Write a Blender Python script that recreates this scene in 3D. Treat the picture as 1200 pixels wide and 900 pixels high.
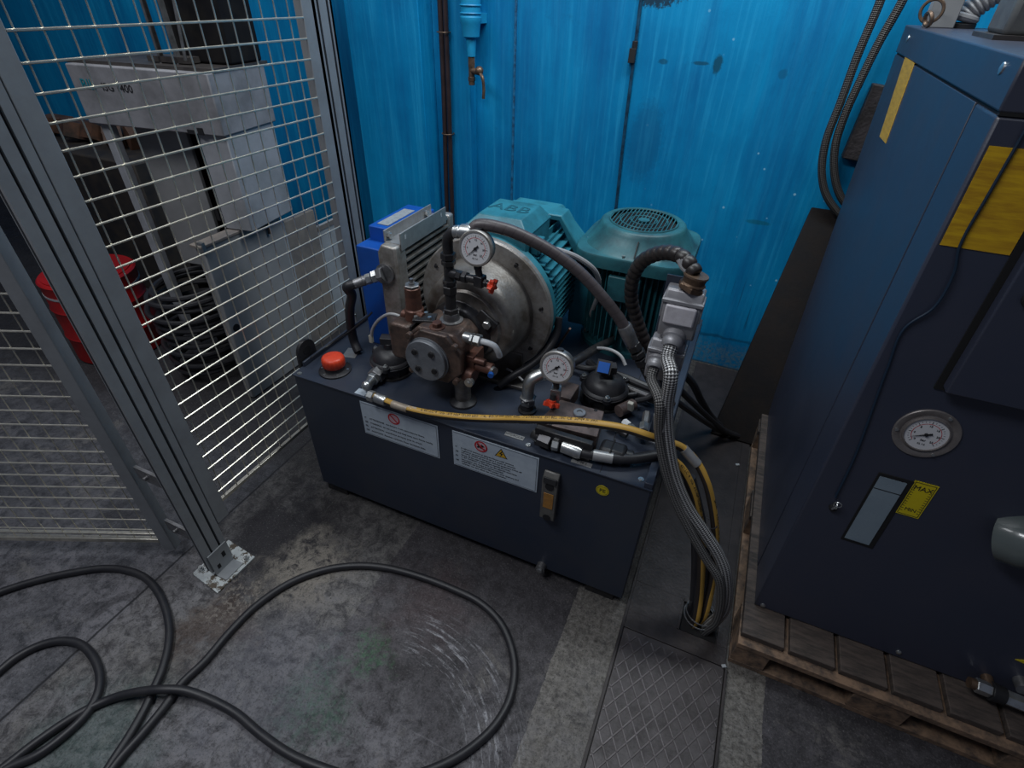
import bpy, bmesh, math, random
from mathutils import Vector, Matrix
random.seed(7)
for o in list(bpy.data.objects): bpy.data.objects.remove(o)
scene = bpy.context.scene
COL = scene.collection
R = math.radians
# ------------------------------------------------------------------ camera
F = 617.0                                   # focal length in pixels of a 1200 px wide frame
H = 1.70
MW = Matrix(((0.9150, -0.2603, 0.3083), (0.4027, 0.5430, -0.7368), (0.0244, 0.7984, 0.6016)))
vx = Vector((MW[0][0], MW[1][0], MW[2][0])).normalized()
vz = Vector((MW[0][2], MW[1][2], MW[2][2])).normalized()
vy = vz.cross(vx).normalized(); vx = vy.cross(vz)
MC = Matrix(((vx.x, vy.x, vz.x), (vx.y, vy.y, vz.y), (vx.z, vy.z, vz.z)))
cam = bpy.data.cameras.new('camera'); camo = bpy.data.objects.new('camera', cam); COL.objects.link(camo)
cam.sensor_width = 36; cam.lens = 36 * F / 1200; cam.clip_start = 0.02
camo.matrix_world = Matrix.Translation((0, 0, H)) @ MC.to_4x4()
scene.camera = camo
# ------------------------------------------------------------------ world, lights, exposure
scene.view_settings.view_transform = 'Standard'; scene.view_settings.look = 'None'
scene.view_settings.gamma = 1; scene.view_settings.use_curve_mapping = False
scene.view_settings.exposure = 0.0
w = bpy.data.worlds.new('hall'); scene.world = w; w.use_nodes = True
w.node_tree.nodes['Background'].inputs[0].default_value = (0.62, 0.72, 1.0, 1)
w.node_tree.nodes['Background'].inputs[1].default_value = 0.075
def area(name, loc, target, sx, sy, power, col):
    l = bpy.data.lights.new(name, 'AREA'); l.shape = 'RECTANGLE'; l.size = sx; l.size_y = sy
    l.energy = power; l.color = col
    o = bpy.data.objects.new(name, l); COL.objects.link(o); o.location = loc
    o.rotation_euler = (Vector(target) - Vector(loc)).to_track_quat('-Z', 'Y').to_euler()
    return o
area('ceiling_light', (0.0, 1.95, 3.35), (-0.2, 2.75, 1.5), 2.4, 0.4, 60, (0.90, 0.97, 1.0))
area('ceiling_light', (-1.6, -0.2, 3.6), (-0.9, 0.9, 0.0), 1.8, 0.5, 46, (0.93, 0.96, 1.0))
area('ceiling_light', (-3.0, 1.3, 3.4), (-2.2, 1.6, 0.8), 1.2, 0.4, 11, (0.95, 0.97, 1.0))

# ------------------------------------------------------------------ calibrated ray: pixel of the photo -> point on a known plane
def at(px, py, axis, val):
    d = MC @ Vector((px - 600, -(py - 450), -F)); C = Vector((0, 0, H))
    return C + d * ((val - C[axis]) / d[axis])
def Y(px, py, y): return at(px, py, 1, y)
def Z(px, py, z): return at(px, py, 2, z)

# ------------------------------------------------------------------ materials
def nt(m): return m.node_tree.nodes, m.node_tree.links
def mat(name, col, rough=0.5, metal=0.0, col2=None, scale=12, amt=0.5, bump=0.0, bscale=60, detail=6, stretch=None, spec=0.5, thr=(0.4, 0.65), trans=0.0, coat=0.0):
    m = bpy.data.materials.new(name); m.use_nodes = True; N, L = nt(m); b = N['Principled BSDF']
    b.inputs['Roughness'].default_value = rough; b.inputs['Metallic'].default_value = metal
    b.inputs['Base Color'].default_value = (*col, 1); b.inputs['Specular IOR Level'].default_value = spec
    if coat: b.inputs['Coat Weight'].default_value = coat
    if trans: b.inputs['Transmission Weight'].default_value = trans
    tc = N.new('ShaderNodeTexCoord'); src = tc.outputs['Object']
    if stretch:
        mp = N.new('ShaderNodeMapping'); mp.inputs['Scale'].default_value = stretch; L.new(src, mp.inputs[0]); src = mp.outputs[0]
    if col2 is not None:
        n = N.new('ShaderNodeTexNoise'); n.inputs['Scale'].default_value = scale; n.inputs['Detail'].default_value = detail; n.inputs['Roughness'].default_value = 0.65
        L.new(src, n.inputs['Vector'])
        r = N.new('ShaderNodeMapRange'); r.inputs[1].default_value = thr[0]; r.inputs[2].default_value = thr[1]; r.inputs[4].default_value = amt
        L.new(n.outputs[0], r.inputs[0])
        mx = N.new('ShaderNodeMix'); mx.data_type = 'RGBA'; mx.inputs[6].default_value = (*col, 1); mx.inputs[7].default_value = (*col2, 1)
        L.new(r.outputs[0], mx.inputs[0]); L.new(mx.outputs[2], b.inputs['Base Color'])
        rr = N.new('ShaderNodeMapRange'); rr.inputs[3].default_value = max(0.05, rough - 0.08); rr.inputs[4].default_value = min(1, rough + 0.15)
        L.new(n.outputs[0], rr.inputs[0]); L.new(rr.outputs[0], b.inputs['Roughness'])
    if bump:
        n2 = N.new('ShaderNodeTexNoise'); n2.inputs['Scale'].default_value = bscale; n2.inputs['Detail'].default_value = 4; L.new(src, n2.inputs['Vector'])
        bp = N.new('ShaderNodeBump'); bp.inputs['Strength'].default_value = bump; bp.inputs['Distance'].default_value = 0.004
        L.new(n2.outputs[0], bp.inputs['Height']); L.new(bp.outputs[0], b.inputs['Normal'])
    return m
M = {}
M['tank'] = mat('navy_tank_paint', (0.026, 0.036, 0.060), 0.42, 0, (0.040, 0.045, 0.060), 6, 0.7, 0.06, 150)
M['cab'] = mat('navy_cabinet_paint', (0.031, 0.038, 0.064), 0.34, 0, (0.038, 0.041, 0.064), 5, 0.6, 0.05, 260, spec=0.9)
M['darkgap'] = mat('black_gap', (0.006, 0.006, 0.007), 0.8)
M['alu'] = mat('aluminium_profile', (0.30, 0.315, 0.33), 0.45, 0.25, (0.22, 0.225, 0.235), 9, 0.6, 0.03, 200)
M['groove'] = mat('profile_groove', (0.045, 0.045, 0.048), 0.6, 0.3)
M['wire'] = mat('galvanised_wire', (0.82, 0.78, 0.67), 0.30, 0.8, (0.30, 0.28, 0.24), 30, 0.5)
M['zinc'] = mat('zinc_steel', (0.62, 0.64, 0.64), 0.28, 0.9, (0.25, 0.24, 0.22), 40, 0.5)
M['zincw'] = mat('corroded_zinc_plate', (0.52, 0.55, 0.55), 0.5, 0.4, (0.10, 0.08, 0.06), 35, 1, 0.3, 80, thr=(0.5, 0.56))
M['steel'] = mat('dull_steel', (0.30, 0.30, 0.31), 0.4, 0.8, (0.10, 0.095, 0.09), 25, 0.7)
M['blksteel'] = mat('black_oiled_steel', (0.035, 0.035, 0.040), 0.33, 0.5, (0.07, 0.065, 0.06), 40, 0.6)
M['castalu'] = mat('cast_aluminium', (0.42, 0.40, 0.38), 0.40, 0.55, (0.17, 0.145, 0.115), 16, 0.85, 0.2, 180)
M['castdark'] = mat('dark_cast_bell', (0.27, 0.255, 0.24), 0.36, 0.6, (0.10, 0.082, 0.066), 12, 0.9, 0.15, 140)
M['brown'] = mat('oily_brown_cast_iron', (0.135, 0.088, 0.070), 0.36, 0.3, (0.040, 0.034, 0.032), 18, 0.95, 0.35, 130)
M['copper'] = mat('rusty_copper_brown', (0.15, 0.065, 0.045), 0.42, 0.3, (0.06, 0.035, 0.03), 30, 0.8, 0.2, 150)
M['platebrown'] = mat('brown_manifold_plate', (0.17, 0.125, 0.115), 0.45, 0.35, (0.07, 0.055, 0.05), 25, 0.8, 0.15, 150)
M['coverplate'] = mat('dull_cover_disc', (0.24, 0.255, 0.28), 0.45, 0.45, (0.13, 0.14, 0.16), 30, 0.6)
M['teal'] = mat('teal_motor_paint', (0.030, 0.205, 0.275), 0.38, 0, (0.010, 0.080, 0.105), 10, 0.85, 0.08, 120, thr=(.42,.72))
M['teal2'] = mat('green_teal_motor_paint', (0.024, 0.130, 0.155), 0.42, 0, (0.008, 0.042, 0.058), 9, 0.9, 0.08, 120, thr=(.42,.70))
M['blue'] = mat('bright_blue_shroud', (0.006, 0.085, 0.42), 0.38, 0, (0.004, 0.05, 0.25), 6, 0.5)
M['rubber'] = mat('black_rubber', (0.018, 0.018, 0.022), 0.42, 0, (0.032, 0.031, 0.034), 20, 0.6)
M['rubberwrap'] = mat('purplish_rubber_hose', (0.085, 0.072, 0.076), 0.45, 0, (0.045, 0.038, 0.040), 18, 0.7)
M['redplastic'] = mat('orange_red_plastic', (0.72, 0.060, 0.020), 0.38, 0, (0.5, 0.04, 0.02), 40, 0.5)
M['red'] = mat('red_painted_drum', (0.42, 0.010, 0.010), 0.35, 0, (0.2, 0.006, 0.008), 5, 0.6)
M['white'] = mat('white_label_film', (0.50, 0.57, 0.64), 0.4, 0, (0.36, 0.42, 0.50), 20, 0.6)
M['dial'] = mat('gauge_dial_white', (0.66, 0.66, 0.68), 0.4)
M['ink'] = mat('black_ink', (0.012, 0.012, 0.014), 0.6)
M['redink'] = mat('red_ink', (0.50, 0.012, 0.02), 0.5)
M['yellow'] = mat('yellow_label', (0.62, 0.50, 0.012), 0.45, 0, (0.5, 0.38, 0.01), 20, 0.4)
M['amber'] = mat('amber_tape', (0.66, 0.38, 0.03), 0.5, 0, (0.45, 0.24, 0.02), 14, 0.8, stretch=(1, 1, 6))
M['silverlbl'] = mat('silver_label', (0.40, 0.40, 0.40), 0.35, 0.5, (0.25, 0.25, 0.25), 30, 0.5)
M['greyplastic'] = mat('light_grey_connector', (0.34, 0.34, 0.36), 0.4, 0.35, (0.20, 0.19, 0.20), 30, 0.5)
M['greypale'] = mat('pale_connector_lever', (0.72, 0.70, 0.74), 0.4, 0.1, (0.40, 0.38, 0.40), 30, 0.5)
M['machine'] = mat('pale_grey_machine_paint', (0.27, 0.27, 0.29), 0.5, 0, (0.15, 0.15, 0.16), 7, 0.9, detail=10)
M['machinew'] = mat('white_machine_side', (0.34, 0.35, 0.38), 0.5, 0, (0.20, 0.21, 0.22), 5, 0.8)
M['machdark'] = mat('dark_machine_interior', (0.018, 0.017, 0.018), 0.6, 0, (0.06, 0.045, 0.03), 12, 0.5)
M['machblack'] = mat('black_machine_parts', (0.007, 0.007, 0.009), 0.8, 0, (0.02, 0.018, 0.016), 14, 0.6, spec=.15)
M['greybox'] = mat('grey_enclosure_paint', (0.27, 0.27, 0.275), 0.5, 0, (0.18, 0.185, 0.185), 4, 0.7)
M['board'] = mat('worn_grey_board', (0.26, 0.225, 0.195), 0.6, 0, (0.13, 0.12, 0.12), 6, 0.8)
M['tray'] = mat('oily_tray_steel', (0.07, 0.062, 0.058), 0.45, .2, (0.03, 0.026, 0.026), 10, 0.8)
M['paleboard'] = mat('pale_panel', (0.40, 0.42, 0.44), 0.55, 0, (0.26, 0.26, 0.26), 6, 0.7)
M['wallblue'] = mat('valve_blue_paint', (0.010, 0.30, 0.56), 0.4, 0, (0.01, 0.2, 0.42), 12, 0.6)
M['brass'] = mat('tarnished_brass', (0.20, 0.13, 0.085), 0.4, 0.6, (0.05, 0.035, 0.03), 40, 0.7)
M['plank'] = mat('oily_dark_plank', (0.007, 0.006, 0.007), 0.7, 0, (0.016, 0.011, 0.009), 10, 0.8, 0.2, 60, spec=.25)
M['scorched'] = mat('scorched_block', (0.045, 0.038, 0.042), 0.7, 0, (0.012, 0.010, 0.010), 12, 0.9, 0.6, 90)
M['wood'] = mat('pallet_wood', (0.26, 0.165, 0.105), 0.7, 0, (0.055, 0.042, 0.036), 9, 0.9, 0.35, 50, stretch=(3, 3, 3))  # front wood, brightened so the lit look sits in the colour
M['woodtop'] = mat('dirty_shaded_board', (0.10, 0.076, 0.064), 0.7, 0, (0.028, 0.024, 0.022), 6, 0.95, 0.35, 50, stretch=(2.2, 12, 6), detail=10)  # dirty deck wood, darkened further to paint in shade
M['glassgrey'] = mat('milky_sight_glass', (0.22, 0.28, 0.33), 0.25, 0, (0.15, 0.20, 0.25), 8, 0.6, coat=0.3)
M['conduit'] = mat('grey_corrugated_conduit', (0.24, 0.24, 0.25), 0.45, 0.1)
M['cable'] = mat('grey_cable', (0.33, 0.33, 0.34), 0.45)
M['bowl'] = mat('smoked_bowl', (0.10, 0.12, 0.12), 0.2, 0, (0.09, 0.10, 0.10), 10, 0.6, coat=0.5)
M['bluetag'] = mat('blue_tag', (0.01, 0.10, 0.42), 0.4)
M['bluewire'] = mat('dark_blue_wire', (0.010, 0.025, 0.05), 0.45)
M['whiteplastic'] = mat('white_cap', (0.6, 0.62, 0.64), 0.4)

# hose materials that use the tube UV (u = around 0..1, v = metres along)
def tube_mat(name, kind, c1, c2, rough=0.45, metal=0.0):
    m = bpy.data.materials.new(name); m.use_nodes = True; N, L = nt(m); b = N['Principled BSDF']
    b.inputs['Roughness'].default_value = rough; b.inputs['Metallic'].default_value = metal
    uv = N.new('ShaderNodeUVMap'); sep = N.new('ShaderNodeSeparateXYZ'); L.new(uv.outputs[0], sep.inputs[0])
    mx = N.new('ShaderNodeMix'); mx.data_type = 'RGBA'; mx.inputs[6].default_value = (*c1, 1); mx.inputs[7].default_value = (*c2, 1)
    def mth(op, a, v=None, v2=None):
        n = N.new('ShaderNodeMath'); n.operation = op
        for i, s in enumerate((a, v, v2)):
            if s is None: continue
            if isinstance(s, (int, float)): n.inputs[i].default_value = s
            else: L.new(s, n.inputs[i])
        return n.outputs[0]
    if kind == 'braid':
        a = mth('MULTIPLY', sep.outputs[0], 6.0); v = mth('MULTIPLY', sep.outputs[1], 85.0)
        f1 = mth('SINE', mth('MULTIPLY', mth('ADD', a, v), 6.2832)); f2 = mth('SINE', mth('MULTIPLY', mth('SUBTRACT', a, v), 6.2832))
        p = mth('MULTIPLY', f1, f2); fac = mth('GREATER_THAN', p, 0.0)
        L.new(fac, mx.inputs[0])
        bp = N.new('ShaderNodeBump'); bp.inputs['Strength'].default_value = 0.6; bp.inputs['Distance'].default_value = 0.002
        L.new(p, bp.inputs['Height']); L.new(bp.outputs[0], b.inputs['Normal'])
    elif kind == 'halfband':                       # a coloured layline on the upper side
        d = mth('ABSOLUTE', mth('SUBTRACT', sep.outputs[0], 0.5)); fac = mth('GREATER_THAN', d, 0.335)
        L.new(fac, mx.inputs[0])
    elif kind == 'wrap':                           # spiral wrapping
        a = mth('ADD', mth('MULTIPLY', sep.outputs[1], 38.0), sep.outputs[0]); fr = mth('FRACT', a)
        fac = mth('LESS_THAN', fr, 0.12); L.new(fac, mx.inputs[0])
        s = mth('SINE', mth('MULTIPLY', fr, 3.1416))
        bp = N.new('ShaderNodeBump'); bp.inputs['Strength'].default_value = 0.15; bp.inputs['Distance'].default_value = 0.001
        L.new(s, bp.inputs['Height']); L.new(bp.outputs[0], b.inputs['Normal'])
    L.new(mx.outputs[2], b.inputs['Base Color'])
    return m
M['braid'] = tube_mat('steel_braid', 'braid', (0.05, 0.048, 0.05), (0.50, 0.50, 0.50), 0.35, 0.35)
M['braiddark'] = tube_mat('dark_braid', 'braid', (0.030, 0.030, 0.030), (0.20, 0.195, 0.19), 0.45, 0.2)
M['topbox'] = mat('dusty_dark_grey_box', (0.12, 0.125, 0.125), 0.6, 0, (0.07, 0.07, 0.075), 12, 0.8)
M['braidblk'] = tube_mat('black_braid', 'braid', (0.012, 0.012, 0.012), (0.075, 0.068, 0.065), 0.45, 0.1)
M['yellowhose'] = tube_mat('black_hose_yellow_layline', 'halfband', (0.028, 0.022, 0.02), (0.50, 0.29, 0.055), 0.45)
M['wrap'] = tube_mat('wrapped_hose', 'wrap', (0.080, 0.068, 0.072), (0.060, 0.050, 0.053), 0.42)

# ------------------------------------------------------------------ structure materials
def mnode(N, L):
    def mth(op, a, v=None, v2=None):
        n = N.new('ShaderNodeMath'); n.operation = op
        for i, s in enumerate((a, v, v2)):
            if s is None: continue
            if isinstance(s, (int, float)): n.inputs[i].default_value = s
            else: L.new(s, n.inputs[i])
        return n.outputs[0]
    def mix(f, a, c):
        n = N.new('ShaderNodeMix'); n.data_type = 'RGBA'
        if isinstance(f, (int, float)): n.inputs[0].default_value = f
        else: L.new(f, n.inputs[0])
        for i, s in ((6, a), (7, c)):
            if isinstance(s, tuple): n.inputs[i].default_value = (*s, 1)
            else: L.new(s, n.inputs[i])
        return n.outputs[2]
    def noise(vec, sc, det=6, ro=0.6, dist=0.0):
        n = N.new('ShaderNodeTexNoise'); n.inputs['Scale'].default_value = sc; n.inputs['Detail'].default_value = det
        n.inputs['Roughness'].default_value = ro; n.inputs['Distortion'].default_value = dist
        L.new(vec, n.inputs['Vector']); return n.outputs[0]
    def rng(v, a, b_, lo=0.0, hi=1.0, smooth=False):
        n = N.new('ShaderNodeMapRange'); L.new(v, n.inputs[0])
        if smooth: n.interpolation_type = 'SMOOTHSTEP'
        for i, s in enumerate((a, b_, lo, hi)): n.inputs[i + 1].default_value = s
        return n.outputs[0]
    return mth, mix, noise, rng
def floor_material():
    m = bpy.data.materials.new('worn_concrete_floor'); m.use_nodes = True; N, L = nt(m); b = N['Principled BSDF']
    mth, mix, noise, rng = mnode(N, L)
    g = N.new('ShaderNodeNewGeometry'); P = g.outputs['Position']; s = N.new('ShaderNodeSeparateXYZ'); L.new(P, s.inputs[0]); X, Yy = s.outputs[0], s.outputs[1]
    fine = noise(P, 160, 5, 0.8); med = noise(P, 14, 8, 0.7); big = noise(P, 2.2, 5, 0.6); gr = noise(P, 60, 6, 0.75)
    # patches of different concrete pours, split along x
    mott = noise(P, 22, 9, 0.75, 0.6)
    rough_c = mix(rng(mott, .42, .60), (0.048, 0.045, 0.047), (0.155, 0.148, 0.142))
    dark_c = mix(rng(mott, .40, .66), (0.036, 0.033, 0.037), (0.082, 0.076, 0.084))
    edge_c = mix(rng(gr, .35, .65), (0.070, 0.063, 0.055), (0.24, 0.225, 0.205))
    lef_c = mix(rng(mott, .40, .64), (0.046, 0.047, 0.055), (0.105, 0.106, 0.118))
    xj = mth('ADD', X, mth('MULTIPLY', mth('SUBTRACT', med, 0.5), 0.02))
    c = mix(mth('GREATER_THAN', xj, -1.535), lef_c, rough_c)
    c = mix(mth('GREATER_THAN', xj, -0.834), c, dark_c)
    c = mix(mth('GREATER_THAN', xj, -0.172), c, edge_c)
    c = mix(mth('GREATER_THAN', xj, 0.455), c, dark_c)
    # near part is scuffed and paler, towards the tank it gets darker
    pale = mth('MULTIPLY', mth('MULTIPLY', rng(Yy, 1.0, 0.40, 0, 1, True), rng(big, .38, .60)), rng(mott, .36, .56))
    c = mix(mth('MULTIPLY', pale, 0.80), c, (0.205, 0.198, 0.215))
    pat = mth('MULTIPLY', rng(noise(P, 5, 8, .75, .5), .55, .62), rng(mott, .42, .52))
    c = mix(mth('MULTIPLY', pat, 0.40), c, (0.20, 0.185, 0.165))
    c = mix(mth('MULTIPLY', rng(noise(P, 3.4, 8, .75, .4), .46, .38), 0.55), c, (0.026, 0.024, 0.027))
    oil = mth('MULTIPLY', rng(Yy, 0.95, 1.2, 0, 1, True), 0.75)  # darkening ramp that grows with depth towards the tank
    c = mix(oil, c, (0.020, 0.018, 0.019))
    # oil around the post foot
    def spot(cx, cy, r0, r1, k=0.12):
        dx = mth('SUBTRACT', X, cx); dy = mth('SUBTRACT', Yy, cy)
        d = mth('SQRT', mth('ADD', mth('MULTIPLY', dx, dx), mth('MULTIPLY', dy, dy)))
        d = mth('ADD', d, mth('MULTIPLY', mth('SUBTRACT', noise(P, 9, 6, 0.7), 0.5), k * 4))
        return rng(d, r0, r1, 1, 0, True)
    c = mix(mth('MULTIPLY', spot(-1.25, 0.80, 0.12, 0.34), 0.92), c, (0.016, 0.014, 0.018))
    c = mix(mth('MULTIPLY', spot(-1.22, 0.45, 0.05, 0.16), 0.55), c, (0.075, 0.045, 0.030))
    c = mix(mth('MULTIPLY', spot(-1.08, 0.74, 0.06, 0.22), mth('MULTIPLY', rng(mott, .38, .5), 0.85)), c, (0.23, 0.205, 0.175))
    c = mix(mth('MULTIPLY', spot(-1.21, 0.55, 0.03, 0.14), mth('MULTIPLY', rng(gr, .5, .56), 0.6)), c, (0.26, 0.23, 0.20))
    c = mix(mth('MULTIPLY', spot(-0.71, 0.57, 0.01, 0.09), mth('MULTIPLY', rng(gr, .42, .60), 0.60)), c, (0.05, 0.17, 0.075))
    c = mix(mth('MULTIPLY', spot(-0.76, 0.40, 0.02, 0.16), mth('MULTIPLY', rng(gr, .40, .60), 0.55)), c, (0.06, 0.17, 0.10))
    c = mix(mth('MULTIPLY', spot(-1.25, 0.05, 0.06, 0.25), 0.35), c, (0.050, 0.12, 0.105))
    c = mix(mth('MULTIPLY', spot(-0.62, 0.80, 0.04, 0.22), 0.35), c, (0.070, 0.035, 0.035))
    c = mix(mth('MULTIPLY', spot(-0.95, 0.40, 0.08, 0.30), 0.35), c, (0.17, 0.175, 0.215))
    # arc scuffs scraped around a hinge point
    CX, CY = -0.58, 0.30
    dx = mth('SUBTRACT', X, CX); dy = mth('SUBTRACT', Yy, CY)
    d = mth('SQRT', mth('ADD', mth('MULTIPLY', dx, dx), mth('MULTIPLY', dy, dy))); ang = mth('ARCTAN2', dy, dx)
    cv = N.new('ShaderNodeCombineXYZ'); L.new(mth('MULTIPLY', d, 60), cv.inputs[0]); L.new(mth('MULTIPLY', ang, 2.2), cv.inputs[1])
    sc = rng(noise(cv.outputs[0], 1.0, 5, 0.75), .52, .62)
    am = mth('MULTIPLY', rng(ang, 0.05, 0.3, 0, 1, True), rng(ang, 1.45, 1.85, 1, 0, True))
    rm = mth('MULTIPLY', rng(d, 0.30, 0.36, 0, 1, True), rng(d, 0.43, 0.53, 1, 0, True))
    c = mix(mth('MULTIPLY', mth('MULTIPLY', mth('MULTIPLY', sc, am), rm), mth('MULTIPLY', rng(gr, .35, .55), 0.85)), c, (0.40, 0.40, 0.43))
    # straight scrapes
    mp = N.new('ShaderNodeMapping'); mp.inputs['Rotation'].default_value = (0, 0, R(38)); mp.inputs['Scale'].default_value = (1.2, 26, 1); L.new(P, mp.inputs[0])
    c = mix(mth('MULTIPLY', mth('MULTIPLY', rng(noise(mp.outputs[0], 1.6, 6, 0.7), .60, .68), rng(Yy, .9, .6)), mth('MULTIPLY', rng(X, -1.0, -.4), 0.35)), c, (0.27, 0.26, 0.28))
    # pits and grit
    c = mix(mth('MULTIPLY', rng(fine, .56, .68), 0.55), c, (0.26, 0.25, 0.245))
    c = mix(mth('MULTIPLY', rng(fine, .46, .34), 0.85), c, (0.010, 0.010, 0.011))
    c = mix(mth('MULTIPLY', rng(noise(P, 38, 8, .8, .4), .48, .36), 0.6), c, (0.020, 0.020, 0.023))
    vo = N.new('ShaderNodeTexVoronoi'); vo.inputs['Scale'].default_value = 26; L.new(P, vo.inputs['Vector'])
    c = mix(mth('MULTIPLY', rng(vo.outputs['Distance'], .07, .03), 0.8), c, (0.012, 0.012, 0.012))
    # the joint line on the left
    j = rng(mth('ABSOLUTE', mth('SUBTRACT', X, mth('ADD', -1.543, mth('MULTIPLY', mth('SUBTRACT', med, .5), .01)))), 0.002, 0.006, 1, 0)
    c = mix(mth('MULTIPLY', j, 0.9), c, (0.010, 0.010, 0.012))
    L.new(c, b.inputs['Base Color'])
    L.new(rng(med, .3, .7, .5, .8), b.inputs['Roughness']); b.inputs['Specular IOR Level'].default_value = 0.35
    bp = N.new('ShaderNodeBump'); bp.inputs['Strength'].default_value = 0.5; bp.inputs['Distance'].default_value = 0.005
    L.new(mth('ADD', gr, mth('MULTIPLY', med, 1.2)), bp.inputs['Height']); L.new(bp.outputs[0], b.inputs['Normal'])
    return m
def wall_material():
    m = bpy.data.materials.new('blue_painted_wall'); m.use_nodes = True; N, L = nt(m); b = N['Principled BSDF']
    mth, mix, noise, rng = mnode(N, L)
    g = N.new('ShaderNodeNewGeometry'); P = g.outputs['Position']; s = N.new('ShaderNodeSeparateXYZ'); L.new(P, s.inputs[0]); X, Zz = s.outputs[0], s.outputs[2]
    mp = N.new('ShaderNodeMapping'); mp.inputs['Scale'].default_value = (40, 40, 1.6); mp.inputs['Rotation'].default_value = (0, R(4), 0); L.new(P, mp.inputs[0])
    st = noise(mp.outputs[0], 1.0, 6, 0.65); big = noise(P, 1.6, 6, 0.6); med = noise(P, 9, 8, 0.7); fine = noise(P, 70, 5, 0.7)
    mp2 = N.new('ShaderNodeMapping'); mp2.inputs['Scale'].default_value = (6, 6, 0.6); L.new(P, mp2.inputs[0]); st2 = noise(mp2.outputs[0], 1.0, 6, 0.65)
    c = mix(rng(big, .35, .65), (0.001, 0.178, 0.415), (0.003, 0.275, 0.565))
    c = mix(mth('MULTIPLY', rng(st, .50, .68), 0.45), c, (0.02, 0.38, 0.70))
    c = mix(mth('MULTIPLY', rng(st2, .46, .66), 0.60), c, (0.002, 0.10, 0.29))
    c = mix(mth('MULTIPLY', rng(med, .60, .78), 0.35), c, (0.004, 0.075, 0.19))
    vo = N.new('ShaderNodeTexVoronoi'); vo.inputs['Scale'].default_value = 11; L.new(P, vo.inputs['Vector'])
    c = mix(mth('MULTIPLY', mth('MULTIPLY', rng(vo.outputs['Distance'], .075, .045), rng(X, -0.6, 0.1)), 0.9), c, (0.30, 0.62, 0.80))
    # worn, whitish foot of the wall
    base = rng(mth('ADD', Zz, mth('MULTIPLY', mth('SUBTRACT', med, .5), .08)), 0.17, 0.10)
    c = mix(mth('MULTIPLY', base, mth('MULTIPLY', rng(fine, .40, .60), 0.75)), c, (0.14, 0.22, 0.27))
    c = mix(mth('MULTIPLY', rng(Zz, .012, .0), 0.8), c, (0.03, 0.03, 0.03))
    def stain(cx, cz, rx, rz, col, k, amp=0.6):
        nonlocal c
        dx = mth('DIVIDE', mth('SUBTRACT', X, cx), rx); dz = mth('DIVIDE', mth('SUBTRACT', Zz, cz), rz)
        d = mth('SQRT', mth('ADD', mth('MULTIPLY', dx, dx), mth('MULTIPLY', dz, dz)))
        d = mth('ADD', d, mth('MULTIPLY', mth('SUBTRACT', fine, .5), amp * 2))
        c = mix(mth('MULTIPLY', rng(d, .7, 1.05, 1, 0), k), c, col)
    stain(-0.545, 1.69, 0.10, 0.045, (0.012, 0.022, 0.035), 0.9, 1.2)
    stain(-0.245, 1.458, 0.020, 0.040, (0.006, 0.05, 0.08), 0.8, 0.5)
    stain(-0.315, 1.458, 0.040, 0.008, (0.006, 0.07, 0.13), 0.8, 0.5)
    stain(-0.475, 1.455, 0.025, 0.012, (0.006, 0.07, 0.13), 0.7, 0.5)
    stain(0.02, 1.44, 0.02, 0.02, (0.006, 0.09, 0.18), 0.5, 0.5)
    stain(0.10, 0.83, 0.06, 0.012, (0.006, 0.10, 0.10), 0.5, 0.5)
    stain(-0.50, 1.12, 0.09, 0.20, (0.004, 0.09, 0.22), 0.45, 0.4)
    # scratches near the plank
    mp3 = N.new('ShaderNodeMapping'); mp3.inputs['Rotation'].default_value = (0, R(-32), 0); mp3.inputs['Scale'].default_value = (55, 1, 1.2); L.new(P, mp3.inputs[0])
    sc = mth('MULTIPLY', mth('MULTIPLY', rng(noise(mp3.outputs[0], 1, 3, .5), .60, .63), rng(X, 0.0, .06)), mth('MULTIPLY', rng(Zz, .24, .30), rng(Zz, .56, .46)))
    c = mix(mth('MULTIPLY', sc, .6), c, (0.006, 0.03, 0.07))
    # run of dirt below a line
    ln = rng(mth('ABSOLUTE', mth('SUBTRACT', Zz, mth('ADD', .185, mth('MULTIPLY', mth('SUBTRACT', med, .5), .05)))), .004, .012, 1, 0)
    c = mix(mth('MULTIPLY', ln, .5), c, (0.006, 0.03, 0.06))
    L.new(c, b.inputs['Base Color']); L.new(rng(st, .3, .7, .45, .65), b.inputs['Roughness']); b.inputs['Specular IOR Level'].default_value = 0.2
    bp = N.new('ShaderNodeBump'); bp.inputs['Strength'].default_value = 0.35; bp.inputs['Distance'].default_value = 0.004
    L.new(mth('ADD', st, med), bp.inputs['Height']); L.new(bp.outputs[0], b.inputs['Normal'])
    return m
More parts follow.
